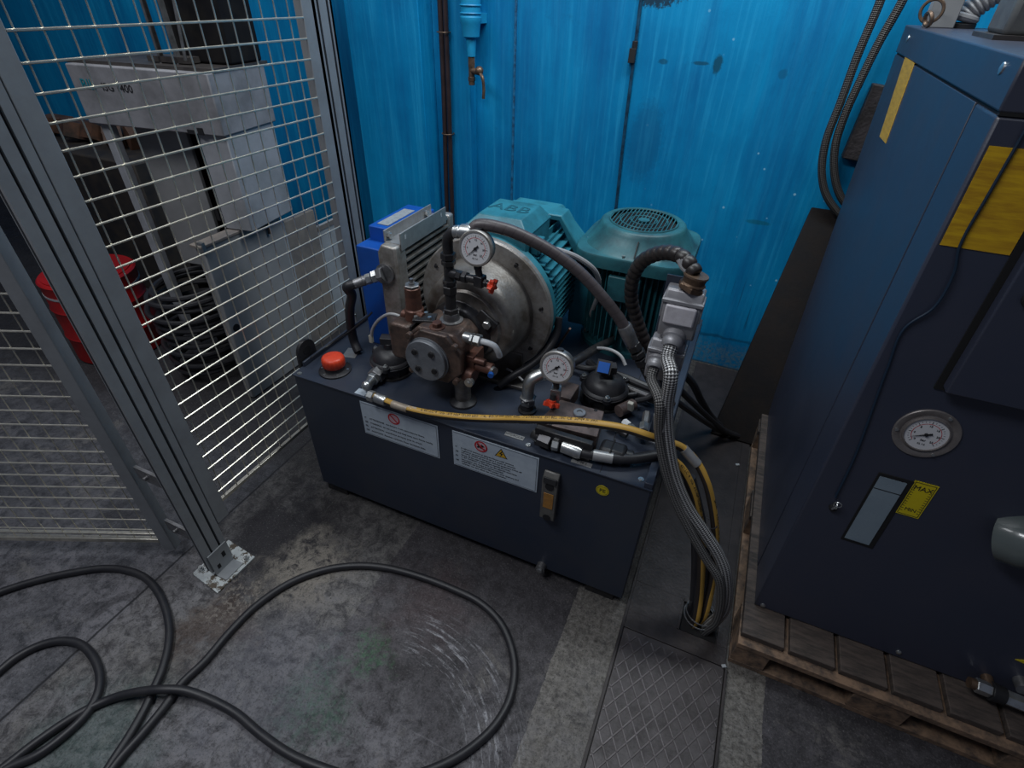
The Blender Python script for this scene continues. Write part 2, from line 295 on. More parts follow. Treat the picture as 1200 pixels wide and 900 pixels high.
def chequer_material():
    m = bpy.data.materials.new('chequer_plate_steel'); m.use_nodes = True; N, L = nt(m); b = N['Principled BSDF']
    mth, mix, noise, rng = mnode(N, L)
    g = N.new('ShaderNodeNewGeometry'); P = g.outputs['Position']; s = N.new('ShaderNodeSeparateXYZ'); L.new(P, s.inputs[0]); X, Yy = s.outputs[0], s.outputs[1]
    med = noise(P, 14, 8, .7); fine = noise(P, 130, 5, .8)
    c = mix(rng(med, .35, .65), (0.036, 0.030, 0.031), (0.072, 0.062, 0.064))
    c = mix(mth('MULTIPLY', mth('MULTIPLY', rng(Yy, 1.0, 0.5), rng(med, .4, .6)), .5), c, (0.15, 0.14, 0.145))
    c = mix(mth('MULTIPLY', rng(fine, .58, .72), .4), c, (0.17, 0.16, 0.16))
    c = mix(mth('MULTIPLY', rng(fine, .42, .30), .7), c, (0.01, 0.01, 0.01))
    L.new(c, b.inputs['Base Color']); b.inputs['Roughness'].default_value = .5; b.inputs['Metallic'].default_value = .25
    bp = N.new('ShaderNodeBump'); bp.inputs['Strength'].default_value = 0.3; bp.inputs['Distance'].default_value = 0.002
    L.new(fine, bp.inputs['Height']); L.new(bp.outputs[0], b.inputs['Normal'])
    return m
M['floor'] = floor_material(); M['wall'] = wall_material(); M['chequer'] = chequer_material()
M['floorsteel'] = mat('dark_oily_trench_steel', (0.042, 0.034, 0.034), 0.5, 0.2, (0.020, 0.017, 0.018), 14, 0.8, 0.3, 90)

# ------------------------------------------------------------------ mesh builder
def basis(ax):
    ax = Vector(ax).normalized(); u = Vector((0, 0, 1)) if abs(ax.z) < 0.9 else Vector((0, 1, 0))
    a = ax.cross(u).normalized(); b = a.cross(ax).normalized(); return ax, a, b     # b is 'up'
def smooth_path(pts, n=8):
    pts = [Vector(p) for p in pts]
    if len(pts) < 3: return pts
    P = [pts[0] * 2 - pts[1]] + pts + [pts[-1] * 2 - pts[-2]]; out = []
    for i in range(1, len(P) - 2):
        p0, p1, p2, p3 = P[i - 1:i + 3]
        # centripetal catmull-rom
        t0 = 0; t1 = t0 + max(1e-6, (p1 - p0).length ** .5); t2 = t1 + max(1e-6, (p2 - p1).length ** .5); t3 = t2 + max(1e-6, (p3 - p2).length ** .5)
        for k in range(n):
            t = t1 + (t2 - t1) * k / n
            A1 = p0 * ((t1 - t) / (t1 - t0)) + p1 * ((t - t0) / (t1 - t0)); A2 = p1 * ((t2 - t) / (t2 - t1)) + p2 * ((t - t1) / (t2 - t1)); A3 = p2 * ((t3 - t) / (t3 - t2)) + p3 * ((t - t2) / (t3 - t2))
            B1 = A1 * ((t2 - t) / (t2 - t0)) + A2 * ((t - t0) / (t2 - t0)); B2 = A2 * ((t3 - t) / (t3 - t1)) + A3 * ((t - t1) / (t3 - t1))
            out.append(B1 * ((t2 - t) / (t2 - t1)) + B2 * ((t - t1) / (t2 - t1)))
    out.append(pts[-1]); return out
def frames(path, up=(0, -0.6, 0.8)):
    fr = []; u = Vector(up)
    for i, p in enumerate(path):
        t = (path[min(i + 1, len(path) - 1)] - path[max(i - 1, 0)]).normalized()
        uu = u - t * u.dot(t)
        if uu.length < 0.15: uu = (fr[-1][2] - t * fr[-1][2].dot(t)) if fr else t.orthogonal()
        uu.normalize(); fr.append((p, t, uu, t.cross(uu)))
    return fr
class B:
    def __init__(s): s.bm = bmesh.new(); s.uv = s.bm.loops.layers.uv.new('UVMap')
    def faces(s, vs, fs):
        V = [s.bm.verts.new(v) for v in vs]
        for f in fs:
            try: s.bm.faces.new([V[i] for i in f])
            except ValueError: pass
        return s
    def box(s, x0, x1, y0, y1, z0, z1, m=None):
        vs = [Vector((x, y, z)) for x in (x0, x1) for y in (y0, y1) for z in (z0, z1)]
        if m is not None: vs = [m @ v for v in vs]
        return s.faces(vs, [(0, 1, 3, 2), (4, 6, 7, 5), (0, 4, 5, 1), (2, 3, 7, 6), (0, 2, 6, 4), (1, 5, 7, 3)])
    def obox(s, c, sx, sy, sz, rot=(0, 0, 0)):
        m = Matrix.Translation(c) @ Matrix.Rotation(rot[2], 4, 'Z') @ Matrix.Rotation(rot[1], 4, 'Y') @ Matrix.Rotation(rot[0], 4, 'X')
        return s.box(-sx / 2, sx / 2, -sy / 2, sy / 2, -sz / 2, sz / 2, m)
    def prism(s, poly, ext):
        n = len(poly); ext = Vector(ext); vs = [Vector(p) for p in poly] + [Vector(p) + ext for p in poly]
        return s.faces(vs, [tuple(range(n))[::-1], tuple(range(n, 2 * n))] + [(i, (i + 1) % n, n + (i + 1) % n, n + i) for i in range(n)])
    def lathe(s, o, ax, prof, seg=32, rot=0.0):
        o = Vector(o); ax, a, b = basis(ax); vs = []; fs = []
        for t, r in prof:
            for k in range(seg):
                an = rot + 2 * math.pi * k / seg; vs.append(o + ax * t + (a * math.cos(an) + b * math.sin(an)) * max(r, 1e-5))
        for i in range(len(prof) - 1):
            for k in range(seg):
                q = (k + 1) % seg; fs.append((i * seg + k, i * seg + q, (i + 1) * seg + q, (i + 1) * seg + k))
        fs.append(tuple(range(seg))[::-1]); fs.append(tuple(range((len(prof) - 1) * seg, len(prof) * seg)))
        return s.faces(vs, fs)
    def cyl(s, p0, p1, r, r1=None, seg=24, rot=0.0):
        p0 = Vector(p0); p1 = Vector(p1); d = (p1 - p0).length
        return s.lathe(p0, p1 - p0, [(0, r), (d, r if r1 is None else r1)], seg, rot)
    def hexa(s, p0, p1, r):
        p0 = Vector(p0); p1 = Vector(p1); d = (p1 - p0).length; c = min(.1 * r, d * .2)
        return s.lathe(p0, p1 - p0, [(0, r * .9), (c, r), (d - c, r), (d, r * .9)], 6, R(random.choice((0, 12, 25))))
    def ball(s, c, r, seg=20, sq=(1, 1, 1)):
        prof = [(-math.cos(math.pi * i / 12) * r, math.sin(math.pi * i / 12) * r) for i in range(13)]
        k0 = len(s.bm.verts); s.lathe((0, 0, 0), (0, 0, 1), prof, seg); s.bm.verts.ensure_lookup_table()
        for v in list(s.bm.verts)[k0:]: v.co = Vector((v.co.x * sq[0], v.co.y * sq[1], v.co.z * sq[2])) + Vector(c)
        return s
    def ring(s, c, ax, r, tr, seg=40, tseg=8):
        ax, a, b = basis(ax); c = Vector(c)
        pts = [c + (a * math.cos(2 * math.pi * k / seg) + b * math.sin(2 * math.pi * k / seg)) * r for k in range(seg)]
        vs = []; fs = []
        for k, p in enumerate(pts):
            rd = (p - c).normalized()
            for j in range(tseg): an = 2 * math.pi * j / tseg; vs.append(p + rd * tr * math.cos(an) + ax * tr * math.sin(an))
        for k in range(seg):
            for j in range(tseg):
                fs.append((k * tseg + j, k * tseg + (j + 1) % tseg, ((k + 1) % seg) * tseg + (j + 1) % tseg, ((k + 1) % seg) * tseg + j))
        return s.faces(vs, fs)
    def tube(s, pts, r, seg=12, n=8, rf=None, raw=False, up=(0, -0.6, 0.8)):
        path = [Vector(p) for p in pts] if raw else smooth_path(pts, n); fr = frames(path, up); L = 0; rows = []; Ls = []
        for i, (p, t, u, v) in enumerate(fr):
            if i: L += (p - fr[i - 1][0]).length
            rr = r if rf is None else rf(L)
            rows.append([s.bm.verts.new(p + (u * math.cos(2 * math.pi * k / seg) + v * math.sin(2 * math.pi * k / seg)) * rr) for k in range(seg)]); Ls.append(L)
        for i in range(len(rows) - 1):
            for k in range(seg):
                q = (k + 1) % seg; f = s.bm.faces.new((rows[i][k], rows[i][q], rows[i + 1][q], rows[i + 1][k]))
                for l, uvv in zip(f.loops, ((k / seg, Ls[i]), ((k + 1) / seg, Ls[i]), ((k + 1) / seg, Ls[i + 1]), (k / seg, Ls[i + 1]))): l[s.uv].uv = uvv
        s.bm.faces.new(rows[0][::-1]); s.bm.faces.new(rows[-1]); s.fr = fr; s.Ls = Ls
        return s
    def add_mesh(s, me, m):
        k0 = len(s.bm.verts); s.bm.from_mesh(me); s.bm.verts.ensure_lookup_table()
        for v in list(s.bm.verts)[k0:]: v.co = m(v.co) if callable(m) else m @ v.co
        return s
WLOC = {}
def wl(o): return WLOC.get(o.name, Vector((0, 0, 0)))
def link(o, parent, loc):
    COL.objects.link(o); WLOC[o.name] = Vector(loc)
    if parent is not None: o.parent = parent; o.location = Vector(loc) - wl(parent)
    else: o.location = loc
    return o
def part(b, name, m, parent=None, label=None, bevel=0.0, smooth=35):
    me = bpy.data.meshes.new(name); bmesh.ops.recalc_face_normals(b.bm, faces=b.bm.faces[:])
    b.bm.verts.ensure_lookup_table()
    lo = Vector([min(v.co[i] for v in b.bm.verts) for i in range(3)]); hi = Vector([max(v.co[i] for v in b.bm.verts) for i in range(3)])
    c = Vector(((lo.x + hi.x) / 2, (lo.y + hi.y) / 2, lo.z))
    for v in b.bm.verts: v.co -= c
    for f in b.bm.faces: f.smooth = True
    b.bm.to_mesh(me); b.bm.free(); me.set_sharp_from_angle(angle=R(smooth))
    o = bpy.data.objects.new(name, me); link(o, parent, c)
    me.materials.append(M[m] if isinstance(m, str) else m)
    if bevel:
        md = o.modifiers.new('bevel', 'BEVEL'); md.width = bevel; md.segments = 2; md.limit_method = 'ANGLE'; md.angle_limit = R(40)
    if label: o['label'] = label
    return o
def thing(name, label, cat, loc, group=None):
    o = bpy.data.objects.new(name, None); o.empty_display_size = 0.05; link(o, None, loc); o['label'] = label; o['category'] = cat
    if group: o['group'] = group
    return o
def tag(o, label, cat, group=None):
    o['label'] = label; o['category'] = cat
    if group: o['group'] = group
    return o
def struct(b, name, m, bevel=0.0):
    o = part(b, name, m, None, None, bevel); o['kind'] = 'structure'; return o
_tc = {}
def text_mesh(txt, size, align='LEFT'):
    k = (txt, size, align)
    if k in _tc: return _tc[k]
    cu = bpy.data.curves.new('t', 'FONT'); cu.body = txt; cu.size = size; cu.align_x = align; cu.resolution_u = 2
    cu.extrude = 0.0004; ob = bpy.data.objects.new('t', cu); COL.objects.link(ob)
    dg = bpy.context.evaluated_depsgraph_get(); me = bpy.data.meshes.new_from_object(ob.evaluated_get(dg))
    bpy.data.objects.remove(ob); bpy.data.curves.remove(cu); _tc[k] = me; return me
def plane_m(o, xd, yd):
    xd = Vector(xd).normalized(); n = xd.cross(Vector(yd)).normalized(); yd = n.cross(xd)
    return Matrix(((xd.x, yd.x, n.x, o[0]), (xd.y, yd.y, n.y, o[1]), (xd.z, yd.z, n.z, o[2]), (0, 0, 0, 1)))
def text_on_tube(txt, size, fr, Ls, s0, name, m, parent, sgn=1, wrapk=1.0, rad=0.01):
    me = text_mesh(txt, size); b = B()
    def mp(v):
        s = s0 + sgn * v.x; i = 0
        while i < len(Ls) - 2 and Ls[i + 1] < s: i += 1
        t = (s - Ls[i]) / max(1e-6, Ls[i + 1] - Ls[i]); p = fr[i][0].lerp(fr[i + 1][0], t)
        u = fr[i][2].lerp(fr[i + 1][2], t).normalized(); w_ = fr[i][3].lerp(fr[i + 1][3], t).normalized()
        an = (v.y - size * .35) / rad * sgn
        return p + (u * math.cos(an) + w_ * math.sin(an)) * (rad + 0.0004 + v.z * .5)
    b.add_mesh(me, mp); return part(b, name, m, parent)

# ================================================================== SETTING
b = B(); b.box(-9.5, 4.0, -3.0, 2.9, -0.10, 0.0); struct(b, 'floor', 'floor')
b = B(); b.box(-9.5, 4.0, 2.75, 2.9, 0, 2.7); struct(b, 'wall_back', 'wall')
# column boxed into the corner, standing proud of the wall, and the flat strip the cables run on
b = B(); b.box(-9.5, -9.4, -3.0, 2.75, 0, 2.7); struct(b, 'wall_left', 'wall')
b = B(); b.box(-2.02, -1.60, 2.56, 2.75, 0, 2.7); struct(b, 'wall_pier', 'wall', 0.004)
b = B(); b.box(-1.60, -1.40, 2.68, 2.75, 0, 2.7); struct(b, 'trim_1', 'wall', 0.003)
# sheet joints of the wall
b = B(); b.box(-1.191, -1.181, 2.743, 2.75, 0, 2.7); struct(b, 'trim_2', mat('wall_joint_dark_blue', (0.006, 0.06, 0.14), 0.6, 0, (0.01, 0.2, 0.42), 30, 0.9))

# ================================================================== TRENCH with steel covers
t = thing('trench_cover', 'oily plain steel trench cover with a square cable hole between tank and pallet', 'floor cover', (0.17, 1.6, 0))
b = B(); b.box(0.004, 0.30, 1.19, 2.72, 0.001, 0.010); b.box(0.004, 0.175, 1.07, 1.19, .001, .010); b.box(0.30, 0.334, 1.07, 2.4, .001, .010); b.box(0.004, 0.334, 1.005, 1.07, .001, .010)
part(b, 'cover_plate', 'floorsteel', t, bevel=.001)
b = B(); b.box(0.178, 0.298, 1.075, 1.186, 0.0012, 0.003); part(b, 'cable_hole', 'darkgap', t)
b = B(); b.box(0.178, 0.30, 1.18, 1.19, .008, .013); b.box(.172, .18, 1.07, 1.19, .008, .013); part(b, 'hole_edge', 'floorsteel', t)
b = B(); b.box(0.0, 0.010, 0.30, 2.6, 0.0, 0.013); b.box(0.334, 0.342, 0.30, 1.0, 0.0, 0.012); part(b, 'edge_angle', 'floorsteel', t, bevel=.001)
t = thing('chequer_plate', 'steel trench cover with raised diamond pattern in front of the cable hole', 'floor cover', (0.17, 0.6, 0))
b = B(); b.box(0.012, 0.332, 0.25, 1.003, 0.001, 0.009); part(b, 'plate', 'chequer', t, bevel=.001)
b = B()
x0, x1, y0, y1 = 0.016, 0.328, 0.26, 0.985
def clipseg(p, q):
    d = (q[0] - p[0], q[1] - p[1]); a, c = 0.0, 1.0
    for i, lo, hi in ((0, x0, x1), (1, y0, y1)):
        if abs(d[i]) < 1e-9: continue
        u, v = (lo - p[i]) / d[i], (hi - p[i]) / d[i]
        if u > v: u, v = v, u
        a, c = max(a, u), min(c, v)
    return None if a >= c else ((p[0] + d[0] * a, p[1] + d[1] * a), (p[0] + d[0] * c, p[1] + d[1] * c))
for sgn in (1, -1):
    for k in range(-40, 60):
        px0 = k * 0.0400
        s_ = clipseg((px0 - sgn * 1.0, 0.0), (px0 + sgn * 1.0, 3.2))
        if s_:
            p, q = Vector((*s_[0], .009)), Vector((*s_[1], .009)); dd = (q - p)
            if dd.length < .01: continue
            nrm = Vector((-dd.y, dd.x, 0)).normalized()
            b.prism([p - nrm * .0026, p - nrm * .0014 + Vector((0, 0, .0024)), p + nrm * .0014 + Vector((0, 0, .0024)), p + nrm * .0026], dd)
part(b, 'diamond_ribs', mat('worn_rib_steel', (0.135, 0.120, 0.125), 0.4, .35, (0.07, .06, .06), 20, .7), t)

# ================================================================== FENCE
FX = -1.36
post = thing('fence_post', 'grooved aluminium fence post bolted to a white-flecked foot plate on the floor', 'post', (-1.385, 0.62, 0))
def slotted(b, g, x0, x1, y0, y1, z0, z1, faces):
    """aluminium profile with real grooves: faces = list of (axis side, centre offset)"""
    b.box(x0, x1, y0, y1, z0, z1)
    for f, c in faces:
        if f == '+x': g.box(x1 - .004, x1 + .0006, c - .005, c + .005, z0 + .002, z1)
        if f == '-y': g.box(c - .005, c + .005, y0 - .0006, y0 + .004, z0 + .002, z1)
b = B(); g = B()
# profile split in ridges so that the grooves are really recessed
def ridged(b, g, x0, x1, y0, y1, z0, z1, nx, ny):
    d = .009; b_in = .008
    g.box(x0 + d, x1 - d, y0 + d, y1 - d, z0, z1)
    cy = [y0 + (y1 - y0) * (i + .5) / ny for i in range(ny)]; cx = [x0 + (x1 - x0) * (i + .5) / nx for i in range(nx)]
    ye = [y0] + [v for c in cy for v in (c - .005, c + .005)] + [y1]; xe = [x0] + [v for c in cx for v in (c - .005, c + .005)] + [x1]
    for i in range(0, len(ye), 2): b.box(x1 - d - .0005, x1, ye[i], ye[i + 1], z0, z1); b.box(x0, x0 + d + .0005, ye[i], ye[i + 1], z0, z1)
    for i in range(0, len(xe), 2): b.box(xe[i], xe[i + 1], y0, y0 + d + .0005, z0, z1); b.box(xe[i], xe[i + 1], y1 - d - .0005, y1, z0, z1)
g.box(FX - .020, FX - .009, .580, .663, .03, 2.05)
for ya, yb in ((.578, .6045), (.6115, .637), (.645, .665)): b.box(FX - .0095, FX, ya, yb, .03, 2.05)
b.box(FX - .022, FX - .019, .578, .665, .03, 2.05)
part(b, 'profile', 'alu', post); part(g, 'groove_core', 'groove', post)
b = B()
pz = .008
q = [Vector((-1.442, .555, 0)), Vector((-1.302, .537, 0)), Vector((-1.295, .70, 0)), Vector((-1.44, .715, 0))]
b.prism(q, (0, 0, pz)); part(b, 'foot_plate', 'zincw', post, bevel=.001)
b = B(); b.box(FX + .001, FX + .006, .585, .66, pz, .115); b.box(FX + .001, FX + .05, .585, .66, pz, pz + .005); part(b, 'foot_bracket', 'alu', post, bevel=.001)
b = B(); b.box(FX + .0055, FX + .0066, .60, .612, .03, .05); b.box(FX + .0055, FX + .0066, .630, .643, .06, .085); part(b, 'bracket_slot', 'darkgap', post)
for x, y in ((-1.425, .580), (-1.316, .682)):
    b = B(); b.cyl((x, y, pz), (x, y, pz + .003), .013); b.hexa((x, y, pz + .003), (x, y, pz + .011), .0095); b.cyl((x, y, pz + .01), (x, y, pz + .02), .005, seg=10); part(b, 'anchor_bolt', 'zinc', post)
rp = thing('fence_post', 'grooved aluminium fence post beside the blue oil cooler shroud', 'post', (-1.36, 1.60, 0))
b = B(); g = B(); ridged(b, g, FX - .045, FX, 1.575, 1.665, .0, 2.05, 1, 2); part(b, 'profile', 'alu', rp); part(g, 'groove_core', 'groove', rp)
b = B(); b.prism([(-1.44, 1.54, 0), (-1.30, 1.54, 0), (-1.30, 1.70, 0), (-1.44, 1.70, 0)], (0, 0, .008)); part(b, 'foot_plate', 'zincw', rp)

fence = thing('mesh_fence', 'wire mesh fence panel in an aluminium frame between the two upright posts', 'fence', (FX, 1.1, .2))
b = B(); b.box(FX - .030, FX, .668, .714, .20, 2.05); b.box(FX - .030, FX, 1.525, 1.572, .20, 2.05); part(b, 'frame_upright', 'alu', fence, bevel=.002)
b = B(); b.box(FX - .016, FX - .004, .714, 1.525, .262, .276); part(b, 'bottom_bar', 'wire', fence, bevel=.001)
b = B()
y = .731; ys = []
while y < 1.522: ys.append(y); y += .0530
z = .2885 + .0; zs = []
z = 1.611
while z > .28: zs.append(z); z -= .0540
z = 1.665
while z < 2.0: zs.append(z); z += .054
for yy in ys: b.tube([(FX - .0065, yy, .27), (FX - .0065, yy, 2.02)], .0022, 6, raw=True)
for zz in zs: b.tube([(FX - .002, .714, zz), (FX - .002, 1.526, zz)], .0029, 6, raw=True)
part(b, 'wire_mesh', 'wire', fence)

gate = thing('mesh_gate', 'open wire mesh gate in a grey frame hinged left of the fence post', 'gate', (-1.56, .59, .05))
G0 = Vector((-1.552, .592, 0)); gd = Vector((-.915, -.403, 0)).normalized(); gn = Vector((gd.y, -gd.x, 0)); gn = gn if gn.y < 0 else -gn
gm = Matrix(((gd.x, gn.x, 0, G0.x), (gd.y, gn.y, 0, G0.y), (0, 0, 1, 0), (0, 0, 0, 1)))     # local x along gate, y toward camera
b = B(); b.box(-.006, .036, -.030, .008, .045, 2.0, gm); part(b, 'gate_frame', 'alu', gate, bevel=.002)
b = B(); b.box(.04, .85, -.012, .004, .082, .100, gm); b.box(.04, .85, -.012, .0, .120, .126, gm); part(b, 'bottom_rail', 'wire', gate, bevel=.001)
b = B(); b.box(.85, .892, -.030, .008, .045, 2.0, gm); part(b, 'gate_frame', 'alu', gate, bevel=.002)
b = B()
for k in range(36): b.tube([gm @ Vector((.04, 0, .15 + .054 * k)), gm @ Vector((.85, 0, .15 + .054 * k))], .0027, 6, raw=True)
for k in range(13): b.tube([gm @ Vector((.066 + .060 * k, -.005, .10)), gm @ Vector((.066 + .060 * k, -.005, 2.0))], .0019, 6, raw=True)
part(b, 'wire_mesh', 'wire', gate)
# the grey jamb between gate and post
for z in (.16, .42):
    b = B(); b.box(-1.53, -1.40, .596, .606, z, z + .05); b.cyl((-1.48, .596, z + .025), (-1.48, .585, z + .025), .007); part(b, 'hinge', 'steel', gate)

# ================================================================== MACHINE behind the fence
mc = thing('grinding_machine', 'pale grey workshop machine with a wide lettered head seen through the mesh fence', 'machine', (-2.6, 2.0, 0))
A = Z(75, 74, 1.42); md_ = Vector((math.cos(R(8)), math.sin(R(8)), 0)); mn = Vector((md_.y, -md_.x, 0)); W = .66; DP = .33
mm = Matrix(((md_.x, -mn.x, 0, A.x), (md_.y, -mn.y, 0, A.y), (0, 0, 1, 0), (0, 0, 0, 1)))   # x along face, y back, z up
def mz(px, py, yoff=0.0):       # pixel -> local (x, z) on the machine face plane pushed back by yoff
    d = MC @ Vector((px - 600, -(py - 450), -F)); C = Vector((0, 0, H)); inv = mm.inverted(); c = inv @ C; dl = inv.to_3x3() @ d
    t_ = (yoff - c.y) / dl.y; return c + dl * t_
b = B(); b.box(0, W, 0, DP, 1.205, 1.42, mm); part(b, 'head_cover', 'machine', mc, bevel=.005)
b = B(); b.box(-.02, W + .005, .03, DP + .02, 1.42, 1.432, mm); part(b, 'top_tray', 'tray', mc)
me = text_mesh('BIL', .052); b = B(); b.add_mesh(me, mm @ plane_m((.045, -.002, 1.335), (1, 0, 0), (0, 0, 1))); part(b, 'maker_lettering', mat('teal_letters', (0.0, .20, .26), .5), mc, label='teal letters')
me = text_mesh('ISG 1400', .040); b = B(); b.add_mesh(me, mm @ plane_m((.145, -.002, 1.335), (1, 0, 0), (0, 0, 1))); part(b, 'model_lettering', 'ink', mc, label='black letters')
b = B(); p = mz(225, 146); b.box(p.x - .03, p.x + .005, -.004, .0, 1.205, 1.22, mm); b.box(p.x + .02, p.x + .045, -.004, 0, 1.205, 1.23, mm); part(b, 'rating_plate', 'ink', mc)
b = B(); b.box(.03, .07, .02, .06, .0, 1.21, mm); part(b, 'front_leg', 'machinew', mc, bevel=.004)
b = B(); b.box(.08, .36, .12, .14, .55, 1.21, mm); part(b, 'guard_panel', 'greybox', mc, bevel=.003)
b = B(); b.box(W - .145, W - .01, .02, DP - .01, .815, 1.21, mm); part(b, 'side_column', 'machinew', mc, bevel=.004)
b = B(); b.box(.0, W - .18, DP - .06, DP, 0.4, 1.21, mm); b.box(.0, W - .20, DP - .10, DP, .0, .70, mm); part(b, 'dark_interior', 'machblack', mc)
b = B()
for k in range(7):
    x = .40 + k * .035; b.cyl(mm @ Vector((x, .17 + .02 * (k % 2), .75)), mm @ Vector((x, .17 + .02 * (k % 2), 1.18)), .008 + .004 * (k % 3), seg=10)
for k in range(6): b.box(.38 + k * .03, .40 + k * .03, .12, .2, .80 + .04 * (k % 3), .86 + .05 * (k % 3), mm)
part(b, 'spindle_rods', 'blksteel', mc)
b = B(); b.box(W * .60, W * 1.0, .14, DP, 1.432, 2.2, mm)
part(b, 'tool_tower', 'machblack', mc, bevel=.01)
b = B(); b.box(W * .58, W * .595, .08, .10, 1.432, 2.2, mm); b.box(W * .70, W * .715, .08, .10, 1.432, 2.2, mm); b.cyl(mm @ Vector((W * .80, .06, 1.45)), mm @ Vector((W * .92, .06, 2.0)), .006, seg=8); part(b, 'guide_rod', 'steel', mc)
b = B(); b.tube([mm @ Vector(v) for v in ((W * .42, .3, 1.435), (W * .42, .3, 1.50), (W * .46, .3, 1.60), (W * .55, .3, 1.75))], .012, 8); part(b, 'hose', 'rubber', mc)
b = B(); b.box(.33, .52, .08, .16, 1.436, 1.456, mm); part(b, 'oil_tray', 'tray', mc)

DX, DY = -3.05, 1.46
d = thing('steel_drum', 'red steel drum standing behind the gate and fence post', 'drum', (DX, DY, 0))
b = B(); b.lathe((DX, DY, 0), (0, 0, 1), [(0, .208), (.01, .216), (.14, .214), (.15, .220), (.16, .214), (.30, .214), (.31, .220), (.32, .214), (.442, .214), (.452, .219), (.46, .211)], 48); part(b, 'shell', 'red', d)
b = B(); b.lathe((DX, DY, .385), (0, 0, 1), [(0, .2165), (.010, .2165)], 48); part(b, 'pale_band', 'paleboard', d, label='pale thin band')
b = B(); b.lathe((DX, DY, .46), (0, 0, 1), [(0, .198), (.005, .198)], 48); part(b, 'lid', 'red', d)

# heap of coiled hoses
for k, (r, zz, dx) in enumerate(((.20, .30, 0), (.185, .335, .01), (.21, .37, -.01), (.18, .405, .015), (.195, .44, 0), (.17, .475, .01), (.20, .26, .0), (.19, .22, .01), (.20, .18, -.01), (.18, .14, 0), (.2, .1, .01), (.19, .06, 0))):
    b = B(); b.ring((-2.40 + dx, 1.55, zz + .02), (.05 * math.sin(k), .06 * math.cos(k * 2), 1), r, .013, 36, 8)
    tag(part(b, 'coiled_hose', 'rubber'), 'black coiled hose in the stack beside the red drum', 'hose', 'black hoses coiled in a stack')

# grey boxes and boards behind the fence
t = thing('metal_enclosure', 'large grey sheet metal enclosure with a small dark hole behind the fence', 'enclosure', (-2.15, 1.62, 0))
b = B(); b.box(-2.045, -2.0, 1.40, 1.84, .005, .80); part(b, 'body', 'greybox', t, bevel=.006)
b = B(); b.box(-2.06, -1.995, 1.39, 1.85, .80, .812); part(b, 'top_lip', 'board', t, bevel=.002)
p = at(277, 384, 0, -1.999); b = B(); b.cyl((-2.003, p.y, p.z), (-1.998, p.y, p.z), .018); part(b, 'cable_hole', 'darkgap', t)
b = B(); b.box(-2.02, -1.99, 1.395, 1.41, .78, .825); part(b, 'corner_clip', 'zinc', t)
t = thing('metal_sheet', 'worn brownish sheet with a pale folded edge leaning beside the grey enclosure', 'sheet', (-2.1, 2.0, 0))
b = B(); b.box(-2.08, -2.05, 1.87, 2.12, .0, .74); part(b, 'sheet', 'board', t, bevel=.002)
b = B(); b.box(-2.052, -2.035, 1.86, 1.89, .0, .76); part(b, 'folded_edge', 'paleboard', t, bevel=.002)
t = thing('pale_panel', 'pale grey panel standing against the blue wall behind the fence', 'panel', (-2.1, 2.3, 0))
b = B(); b.box(-2.12, -2.09, 2.14, 2.52, .0, .62); part(b, 'board', 'paleboard', t, bevel=.003)
b = B(); b.box(-2.089, -2.085, 2.16, 2.5, .60, .625); part(b, 'edge_trim', 'board', t)

t = thing('storage_crate', 'dark brown crate of odds and ends beyond the left end of the machine', 'crate', (-3.9, 2.3, 0))
b = B(); b.box(-4.5, -3.2, 2.0, 2.6, .0, .85); part(b, 'body', 'machdark', t, bevel=.01)
b = B()
for k in range(9): b.obox((-4.3 + .12 * k, 2.2 + .05 * (k % 3), .90 + .02 * (k % 2)), .14, .10, .09, (0, R(7 * k), R(23 * k)))
part(b, 'scrap_pieces', mat('rusty_scrap', (.10, .045, .025), .6, 0, (.02, .015, .012), 15, .9), t)

# ================================================================== HYDRAULIC TANK
TX0, TX1, TY0, TY1, TZ0, TZ1 = -1.285, -0.020, 1.075, 2.08, 0.045, 0.595
tank = thing('hydraulic_tank', 'navy steel hydraulic oil tank with two white warning plates on its front', 'tank', (-.65, 1.5, 0))
b = B(); b.box(TX0, TX1, TY0, TY1, TZ0, TZ1 - .004); part(b, 'body', 'tank', tank, bevel=.003)
b = B(); b.box(TX0 - .004, TX1 + .004, TY0 - .005, TY1 + .004, TZ1 - .006, TZ1); part(b, 'top_plate', 'tank', tank, bevel=.0015)
b = B(); b.box(TX1 - .022, TX1 + .002, TY0 - .002, TY1, TZ1, TZ1 + .020); part(b, 'drip_edge', 'tank', tank, bevel=.002)
b = B(); b.box(TX0 - .001, TX0 + .008, TY0 + .05, TY1, TZ1, TZ1 + .02); part(b, 'drip_edge', 'tank', tank, bevel=.002)
for x in (TX0 + .06, TX1 - .08):
    for y in (TY0 + .05, TY1 - .1):
        b = B(); b.box(x - .05, x + .05, y - .04, y + .04, 0, TZ0); part(b, 'foot', 'blksteel', tank, bevel=.002)
# lifting lug on the left edge
b = B(); n = 14; o_ = []; yc, zc = 1.165, TZ1 + .045
poly = [(TX0 - .006, yc - .045, TZ1 - .03)] + [(TX0 - .006, yc - .042 * math.cos(math.pi * k / n), zc + .040 * math.sin(math.pi * k / n)) for k in range(n + 1)] + [(TX0 - .006, yc + .045, TZ1 - .03)]
b.prism(poly, (-.012, 0, 0)); part(b, 'lifting_lug', 'blksteel', tank, bevel=.001)
b = B(); b.cyl((TX0 - .0195, yc, zc), (TX0 - .005, yc, zc), .017); part(b, 'lug_hole', 'darkgap', tank)
